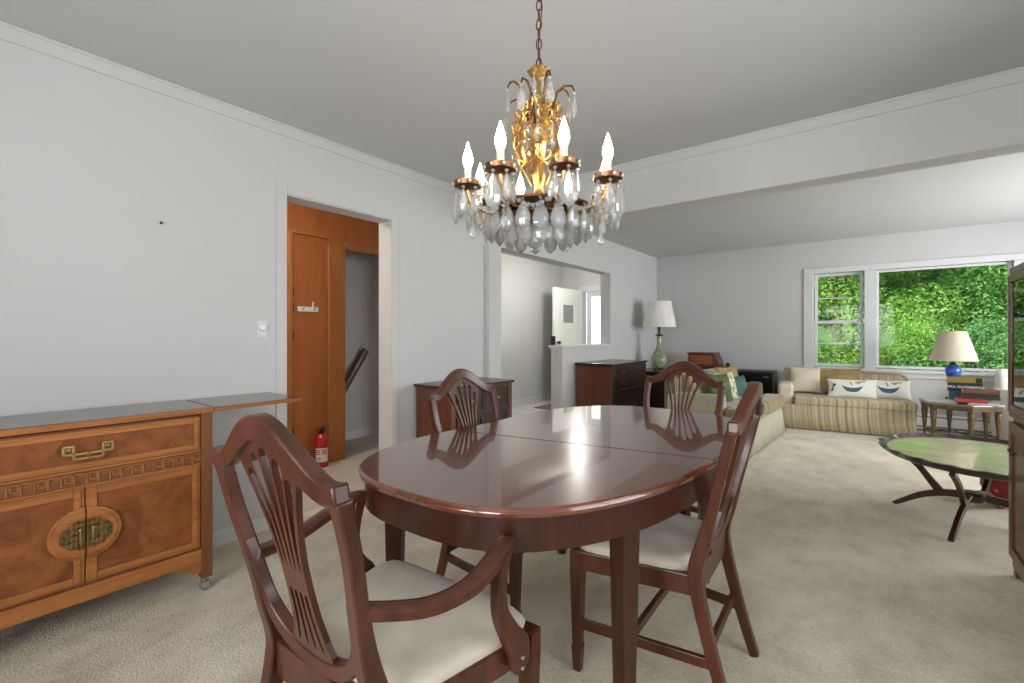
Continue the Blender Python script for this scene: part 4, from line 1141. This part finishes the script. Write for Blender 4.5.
for i, (lab, w, d, h, col) in enumerate((
    ('blue book at the bottom of the back stack', .245, .15, .105, (.05, .11, .17)),
    ('thick black book with white lettering in the back stack', .265, .15, .090, (.008, .012, .013)),
    ('olive gold book topmost in the back stack', .27, .15, .055, (.21, .165, .03)))):
    bk = book(lab, (3.642, 6.795), w, d, h, z, FACE, cov(2+i, col), gl)
    if 'black' in lab:
        cu = bpy.data.curves.new('title', 'FONT'); cu.body = 'PAUL OUTERBRIDGE'; cu.size = .030; cu.align_x = 'CENTER'; cu.align_y = 'CENTER'; cu.extrude = .0004
        to = bpy.data.objects.new('title', cu); C.objects.link(to); bpy.context.view_layer.update()
        me = bpy.data.meshes.new_from_object(to.evaluated_get(bpy.context.evaluated_depsgraph_get())); bpy.data.objects.remove(to)
        me.materials.clear(); me.materials.append(M['label_white'])
        lo = bpy.data.objects.new('title_lettering', me); C.objects.link(lo); lo.parent = bk; lo.location = (0, -d/2-.0006, h/2); lo.rotation_euler = (R(90), 0, 0)
    if 'olive' in lab:
        m = MB(); m.box(.080, .128, -d/2-.001, -d/2+.001, .003, h-.003); m.build('spine_label', M['black'], bk)
    z += h
z = ET2+.014+.034
for i, (lab, w, d, h, col) in enumerate((
    ('dark green book at the bottom of the front stack', .275, .15, .027, (.02, .032, .02)),
    ('near-black book in the middle of the front stack', .265, .145, .031, (.018, .014, .012)),
    ('brown book with cream page edge topmost in the front stack', .265, .15, .038, (.13, .045, .026)))):
    book(lab, (3.735, 6.615), w, d, h, z, FACE+(2 if 'brown' in lab else 0), cov(5+i, col), gr); z += h
for o in list(C.objects):
    if o.name.startswith('table_lamp') and o.parent is None and o.location.x > 3:
        o.location = (3.572, 6.925, ET2); o.scale = (K*.95, K*.95, 1.08*K)
    elif o.name == 'end_table':
        o.location = (2.832+(o.location.x-2.832)*K+.03, o.location.y*K+.02, 0); o.scale = (.95, .95, 1.077)

# ------------------------------------------------------------------ white slipcovered chair, heater cover
t = thing('slipcovered_armchair', (4.33, 7.10, 0), 20, 'white slipcovered armchair half hidden behind the glass cabinet', 'armchair')
MB().box(-.33, .33, -.33, .33, .03, .36).build('base', M['cream_white'], t, bev=.04, seg=4)
MB().box(-.22, .22, -.34, .2, .36, .47).build('seat_cushion', M['cream_white'], t, bev=.045, seg=4)
m = MB(); m.hexa([(-.31, .16, .36), (.31, .16, .36), (.31, .33, .36), (-.31, .33, .36), (-.30, .22, .79), (.30, .22, .79), (.30, .34, .79), (-.30, .34, .79)]); m.build('backrest', M['cream_white'], t, bev=.05, seg=4)
for s in (-1, 1):
    m = MB(); m.sweep([(s*.285, -.33, .30), (s*.285, .28, .30)], .13, .56, (0, 0, 1), rnd=1); m.build('arm', M['cream_white'], t, smooth=60)
t = thing('baseboard_heater', (3.75, YB-.016, 0), 0, 'white baseboard heater along the wall under the picture window', 'heater')
m = MB(); m.box(-.85, .85, -.06, 0, .02, .20); m.build('cover', M['white'], t, bev=.006)
m = MB(); m.box(-.83, .83, -.066, -.058, .045, .06); m.box(-.83, .83, -.066, -.058, .165, .178); m.build('louver', M['grey_rubber'], t)
for s in (-1, 1): MB().box(s*.85-.012, s*.85+.012, -.066, 0, 0, .205).build('end_cap', M['white'], t, bev=.003)

# ------------------------------------------------------------------ oval coffee table
KC = (3.41, 4.09)
t = thing('coffee_table', (KC[0], KC[1], 0), 0, 'oval coffee table with scalloped rim, top tinted with reflected green and curved spider legs', 'table')
t.scale = (1, 1, .93)
ax, ay = .50, .585
def oval(k=1, wv=0, n=132): return [((ax*k+wv*abs(math.sin(11*2*PI*i/n)))*math.cos(2*PI*i/n), (ay*k+wv*abs(math.sin(11*2*PI*i/n)))*math.sin(2*PI*i/n)) for i in range(n)]
m = MB(); m.loft([[(x, y, z) for x, y in q] for q, z in ((oval(.93), .408), (oval(.965), .412), (oval(.985, .010), .424), (oval(.995, .022), .446), (oval(1.0, .026), .456), (oval(.98, .022), .459), (oval(.965, .004), .438), (oval(.955), .431), (oval(.94), .4305))])
m.build('scalloped_rim', M['dark_wood'], t, smooth=35)
m = MB(); m.prism(oval(.945), .428, .433); m.build('table_top', M['reflect_green'], t)
feet = [(-.435, .04), (-.21, -.545), (.13, .36), (.43, -.1)]
hub = (-.06, -.08)
for fx, fy in feet:
    fx *= 1; d = Vector((fx-hub[0], fy-hub[1], 0)); L_ = d.length; d.normalize()
    hp_ = Vector((*hub, 0))
    P = [hp_+Vector((0, 0, .17)), hp_+d*L_*.3+Vector((0, 0, .16)), hp_+d*L_*.6+Vector((0, 0, .115)), hp_+d*L_*.85+Vector((0, 0, .045)), hp_+d*L_+Vector((0, 0, .0))]
    m = MB(); csweep(m, P, [.05, .046, .04, .032, .026], [.026]*5, (-d.y, d.x, 0))
    Q = [hp_+d*L_*.38+Vector((0, 0, .155)), hp_+d*L_*.50+Vector((0, 0, .22)), hp_+d*L_*.66+Vector((0, 0, .31)), hp_+d*L_*.86+Vector((0, 0, .385)), hp_+d*L_*.93+Vector((0, 0, .412))]
    Q = [q if i < 4 else q for i, q in enumerate(Q)]
    csweep(m, Q, [.05, .04, .034, .034, .045], [.026]*5, (-d.y, d.x, 0))
    m.build('leg', M['mahogany'], t, smooth=40, bev=.004)
m = MB(); m.lathe([(.05, .14), (.062, .155), (.062, .185), (.045, .2)], 20, (*hub, 0)); m.build('hub', M['dark_wood'], t, smooth=40)

t = thing('decorative_bowl', (3.60, 4.56, 0), 0, 'round red and white patterned pot on the carpet under the coffee table', 'bowl')
MB().lathe([(.07, 0), (.075, .012), (.12, .06), (.145, .12), (.14, .17), (.12, .20), (.112, .195), (.13, .165), (.132, .12), (.10, .06), (.03, .02)], 36).build('bowl_body', M['red_pattern'], t, smooth=60)
MB().lathe([(.075, 0), (.08, .006), (.078, .014), (.074, .016)], 36).build('foot_ring', M['label_white'], t, smooth=50)

# ------------------------------------------------------------------ glass-front cabinet at the right
t = thing('china_cabinet', (3.39, 3.245, 0), 0, 'mahogany glass-front cabinet at the right edge, beneath the ceiling beam', 'cabinet')
W_, D_ = 1.0, .40   # along -y, along +x
MW = M['red_wood']
m = MB(); m.box(0, D_, -W_, 0, .07, .765)
for sx in (0, D_-.045):
    for sy in (-W_, -.045): m.box(sx, sx+.045, sy, sy+.045, 0, .08)
m.prism([(0, .07), (0, .02), (-.03, .03), (-.08, .07)], 0, .02, lambda p: (p[2], p[0]-.0, p[1])) if False else None
m.build('lower_case', MW, t, bev=.004)
MB().box(-.014, D_, -W_-.012, .012, .765, .785).build('waist_molding', MW, t, bev=.005)
MB().box(-.01, .02, -W_+.04, -.04, .055, .09).build('base_molding', MW, t, bev=.004)
for k in range(2):
    y1 = -.012-k*(W_/2-.006); y0 = y1-(W_/2-.02)
    d = MB(); frame_mb(d, y0, y1, 0, .016, .10, .745, .05); d.box(y0+.04, y1-.04, 0, .008, .14, .71); d.v = [(-.002-y, x, z) for x, y, z in d.v]
    d = d.build('cabinet_door', MW, t, bev=.003)
    yy = y0+.03 if k == 0 else y1-.03
    m = MB(); m.tube([(-.018, y1-.09, .63), (-.034, y1-.09, .62), (-.034, y1-.16, .61), (-.018, y1-.16, .62)], .005, 8); m.build('bail_pull', M['dark_iron'], d, smooth=50)
m = MB(); m.box(D_-.02, D_, -W_, 0, .785, 1.45); m.box(.0, D_, -.022, 0, .785, 1.45); m.box(0, D_, -W_, -W_+.022, .785, 1.45); m.build('upper_case', M['dark_wood'], t, bev=.003)
m = MB(); m.box(-.012, D_, -W_-.012, .012, 1.45, 1.485); m.build('cornice', plain('grey_green_cornice', (.22, .22, .16), .5), t, bev=.006)
for k in range(2):
    y1 = -.004-k*(W_/2-.002); y0 = y1-(W_/2-.006)
    d = MB(); frame_mb(d, y0, y1, 0, .02, .79, 1.448, .038); d.v = [(-.0-y, x, z) for x, y, z in d.v]
    d = d.build('glass_door', MW, t, bev=.003)
    MB().box(-.012, -.008, y0+.03, y1-.03, .82, 1.42).build('door_pane', M['cabinet_glass'], d)
for z_ in (.99, 1.21):
    MB().box(.01, D_-.02, -W_+.022, -.022, z_, z_+.014).build('shelf', M['dark_wood'], t)

# ------------------------------------------------------------------ outdoors
struct('ground_lawn', MB().box(-14, 22, YB+.3, 40, -.8, -.6), M['outdoor_ground'])
def leaf_crown(rad, nleaf, seed, lobes=18):
    rnd = random.Random(seed); m = MB(); vs = []; fs = []
    cent = [(rnd.uniform(-.72, .72)*rad, rnd.uniform(-.72, .72)*rad, rnd.uniform(-.68, .72)*rad, rnd.uniform(.25, .48)*rad) for _ in range(lobes)]
    for i in range(nleaf):
        cx, cy, cz, cr = cent[i % lobes]
        while True:
            v = Vector((rnd.gauss(0, 1), rnd.gauss(0, 1), rnd.gauss(0, 1)))
            if v.length > .1: break
        v.normalize(); p = Vector((cx, cy, cz)) + v*cr*(rnd.random()**.4)
        L_ = rnd.uniform(.055, .105); w_ = L_*.42
        nrm = (v*.6+Vector((rnd.uniform(-1, 1), rnd.uniform(-1, 1), rnd.uniform(.0, 1.4)))).normalized()
        tx = nrm.cross(Vector((rnd.uniform(-1, 1), rnd.uniform(-1, 1), rnd.uniform(-1, 1)))).normalized(); ty = nrm.cross(tx)
        o = len(vs)
        vs += [p-tx*L_/2, p+ty*w_/2-nrm*.006, p+tx*L_/2, p-ty*w_/2-nrm*.006]; fs.append((o, o+1, o+2, o+3))
    m.add(vs, fs)
    me = bpy.data.meshes.new('leaf_mass'); me.from_pydata([tuple(v) for v in vs], [], fs)
    return me
crowns = {k: [leaf_crown(1.9, 36000, s) for s in ss] for k, ss in (('leaf_a', (1, 2)), ('leaf_b', (3,)), ('leaf_c', (4,)))}
for k, l in crowns.items():
    for me in l: me.materials.append(M[k])
def tree(x, y, zc, sc, mat, which, rz, label, nm='tree'):
    t = thing(nm, (x, y, -.6), rz, label, 'tree' if nm == 'tree' else 'shrub', 'greenery outside the window')
    c = bpy.data.objects.new('crown', crowns[mat][which]); C.objects.link(c); c.parent = t; c.location = (0, 0, zc+.6); c.scale = (sc, sc, sc)
    m = MB(); m.tube([(0, 0, 0), (.05, .02, (zc+.6)*.5), (-.03, .04, zc+.6), (.05, 0, zc+.6+sc)], [.13*sc, .1*sc, .08*sc, .03], 10)
    for k in range(4):
        a_ = k*1.7; m.tube([(0, .03, (zc+.6)*.8), (.5*sc*math.cos(a_), .5*sc*math.sin(a_), zc+.6+.3*sc), (1.0*sc*math.cos(a_), 1.0*sc*math.sin(a_), zc+.6+.7*sc)], [.05*sc, .035*sc, .015], 8)
    m.build('trunk', M['bark'], t, smooth=60)
tree(2.3, 12.0, 2.5, 1.0, 'leaf_b', 0, 20, 'yellow-green tree seen through the narrow left window')
tree(4.4, 12.6, 2.7, 1.1, 'leaf_a', 0, 80, 'mid-green tree filling the middle of the picture window')
tree(6.6, 13.0, 2.6, 1.1, 'leaf_a', 1, 140, 'mid-green tree behind the beige lamp at the right of the picture window')
tree(.2, 13.0, 2.6, 1.1, 'leaf_c', 0, 200, 'blue-green tree left of the yellow-green tree outside')
tree(8.8, 13.0, 2.6, 1.15, 'leaf_c', 0, 20, 'blue-green tree at the far right outside the window')
tree(3.2, 16.5, 3.6, 1.5, 'leaf_c', 0, 60, 'tall blue-green tree standing behind the mid-green tree')
tree(6.2, 17.0, 3.8, 1.6, 'leaf_b', 0, 260, 'tall yellow-green tree behind the picture window trees')
tree(9.6, 17.5, 3.6, 1.6, 'leaf_a', 1, 300, 'tall mid-green tree at the back right outdoors')
tree(-1.0, 17.0, 3.4, 1.5, 'leaf_a', 0, 330, 'tall mid-green tree at the back left outdoors')
for x, y, z, sc_, mt, w_, rz, lb in (
    (-.6, 23, 3.0, 2.4, 'leaf_c', 0, 10, 'farthest large tree, first beyond the left window'), (4.6, 23.5, 3.2, 2.5, 'leaf_a', 1, 100, 'farthest large mid-green tree, seen past the white window post'),
    (9.8, 23, 3.2, 2.5, 'leaf_c', 0, 190, 'farthest large blue-green tree, seen past the beige lamp'), (15, 22.5, 3.2, 2.5, 'leaf_a', 0, 250, 'farthest large tree at the right end outdoors')):
    tree(x, y, z, sc_, mt, w_, rz, lb)
tree(2.9, 10.4, .25, .62, 'leaf_b', 0, 110, 'low yellow-green shrub below the left window', 'shrub')
tree(4.3, 10.7, .2, .66, 'leaf_c', 0, 170, 'low blue-green shrub below the middle of the picture window', 'shrub')
tree(5.8, 10.9, .25, .7, 'leaf_a', 1, 240, 'low mid-green shrub below the right of the picture window', 'shrub')
tree(1.4, 10.6, .2, .66, 'leaf_a', 0, 290, 'low mid-green shrub beneath the left edge of the narrow window', 'shrub')

# ------------------------------------------------------------------ light
w = bpy.data.worlds.new('World'); bpy.context.scene.world = w; w.use_nodes = True
bg = w.node_tree.nodes['Background']; bg.inputs[0].default_value = (.80, .90, 1.0, 1); bg.inputs[1].default_value = 2.0
def area(name, loc, rot, sx, sy, power, col=(1, 1, 1)):
    l = bpy.data.lights.new(name, 'AREA'); l.shape = 'RECTANGLE'; l.size = sx; l.size_y = sy; l.energy = power; l.color = col
    o = bpy.data.objects.new(name, l); C.objects.link(o); o.location = loc; o.rotation_euler = tuple(R(a) for a in rot)
    return o
area('fill_rear_window', (2.5, YF-.2, 1.45), (106, 0, 0), 1.9, 1.25, 64, (1, .995, .99))  # added fill lights outside the unseen windows, standing in for daylight
area('fill_dining_window', (XR+.17, 1.4, 1.45), (98, 0, 90), 1.5, 1.25, 12, (1, .995, .99))
area('fill_living_window', (XR2+.17, 5.6, 1.4), (100, 0, 90), 2.5, 1.35, 100, (1, .995, .99))
s = bpy.data.lights.new('sun', 'SUN'); s.energy = 4.7; s.angle = R(2); s.color = (1, .95, .86)
so = bpy.data.objects.new('sun', s); C.objects.link(so); so.rotation_euler = Vector((.62, .55, -.6)).to_track_quat('-Z', 'Y').to_euler()
pl = bpy.data.lights.new('foyer_bulb', 'POINT'); pl.energy = 26; pl.color = (1, .95, .87); pl.shadow_soft_size = .035
po = bpy.data.objects.new('foyer_bulb', pl); C.objects.link(po); po.location = (-.55, 5.98, 2.09)

t = thing('hall_fill_lamp', (-.62, 1.0, 2.44), 0, 'round white ceiling lamp added out of view to brighten the hall', 'lamp')
MB().lathe([(.13, 0), (.13, -.02), (.11, -.03)], 32).build('base', M['brass'], t, smooth=40)
MB().lathe([(.11, -.03), (.10, -.06), (.06, -.085), (.01, -.09)], 32).build('glass_bowl', emit('hall_fill_glow', (1, .92, .8), 3), t, smooth=60)
hl = bpy.data.lights.new('hall_fill', 'POINT'); hl.energy = 24; hl.color = (1, .92, .8); hl.shadow_soft_size = .1  # added point light, brightens the hall wood and floor
ho = bpy.data.objects.new('hall_fill', hl); C.objects.link(ho); ho.location = (-.62, 1.0, 2.28)

# ------------------------------------------------------------------ camera, view
cam = bpy.data.cameras.new('camera'); cam.sensor_width = 36; cam.lens = 36*460/1024; cam.clip_start = .02; cam.shift_y = -(341.5-335)/1024
co = bpy.data.objects.new('camera', cam); C.objects.link(co); co.location = (2.832, 0, 1.16); co.rotation_euler = (R(90), 0, R(37.7))
sc = bpy.context.scene; sc.camera = co
sc.view_settings.view_transform = 'Standard'; sc.view_settings.look = 'None'; sc.view_settings.gamma = 1; sc.view_settings.use_curve_mapping = False
sc.view_settings.exposure = .47
sc.cycles.max_bounces = 12; sc.cycles.transparent_max_bounces = 24; sc.cycles.transmission_bounces = 10; sc.cycles.diffuse_bounces = 6
sc.cycles.sample_clamp_indirect = 6
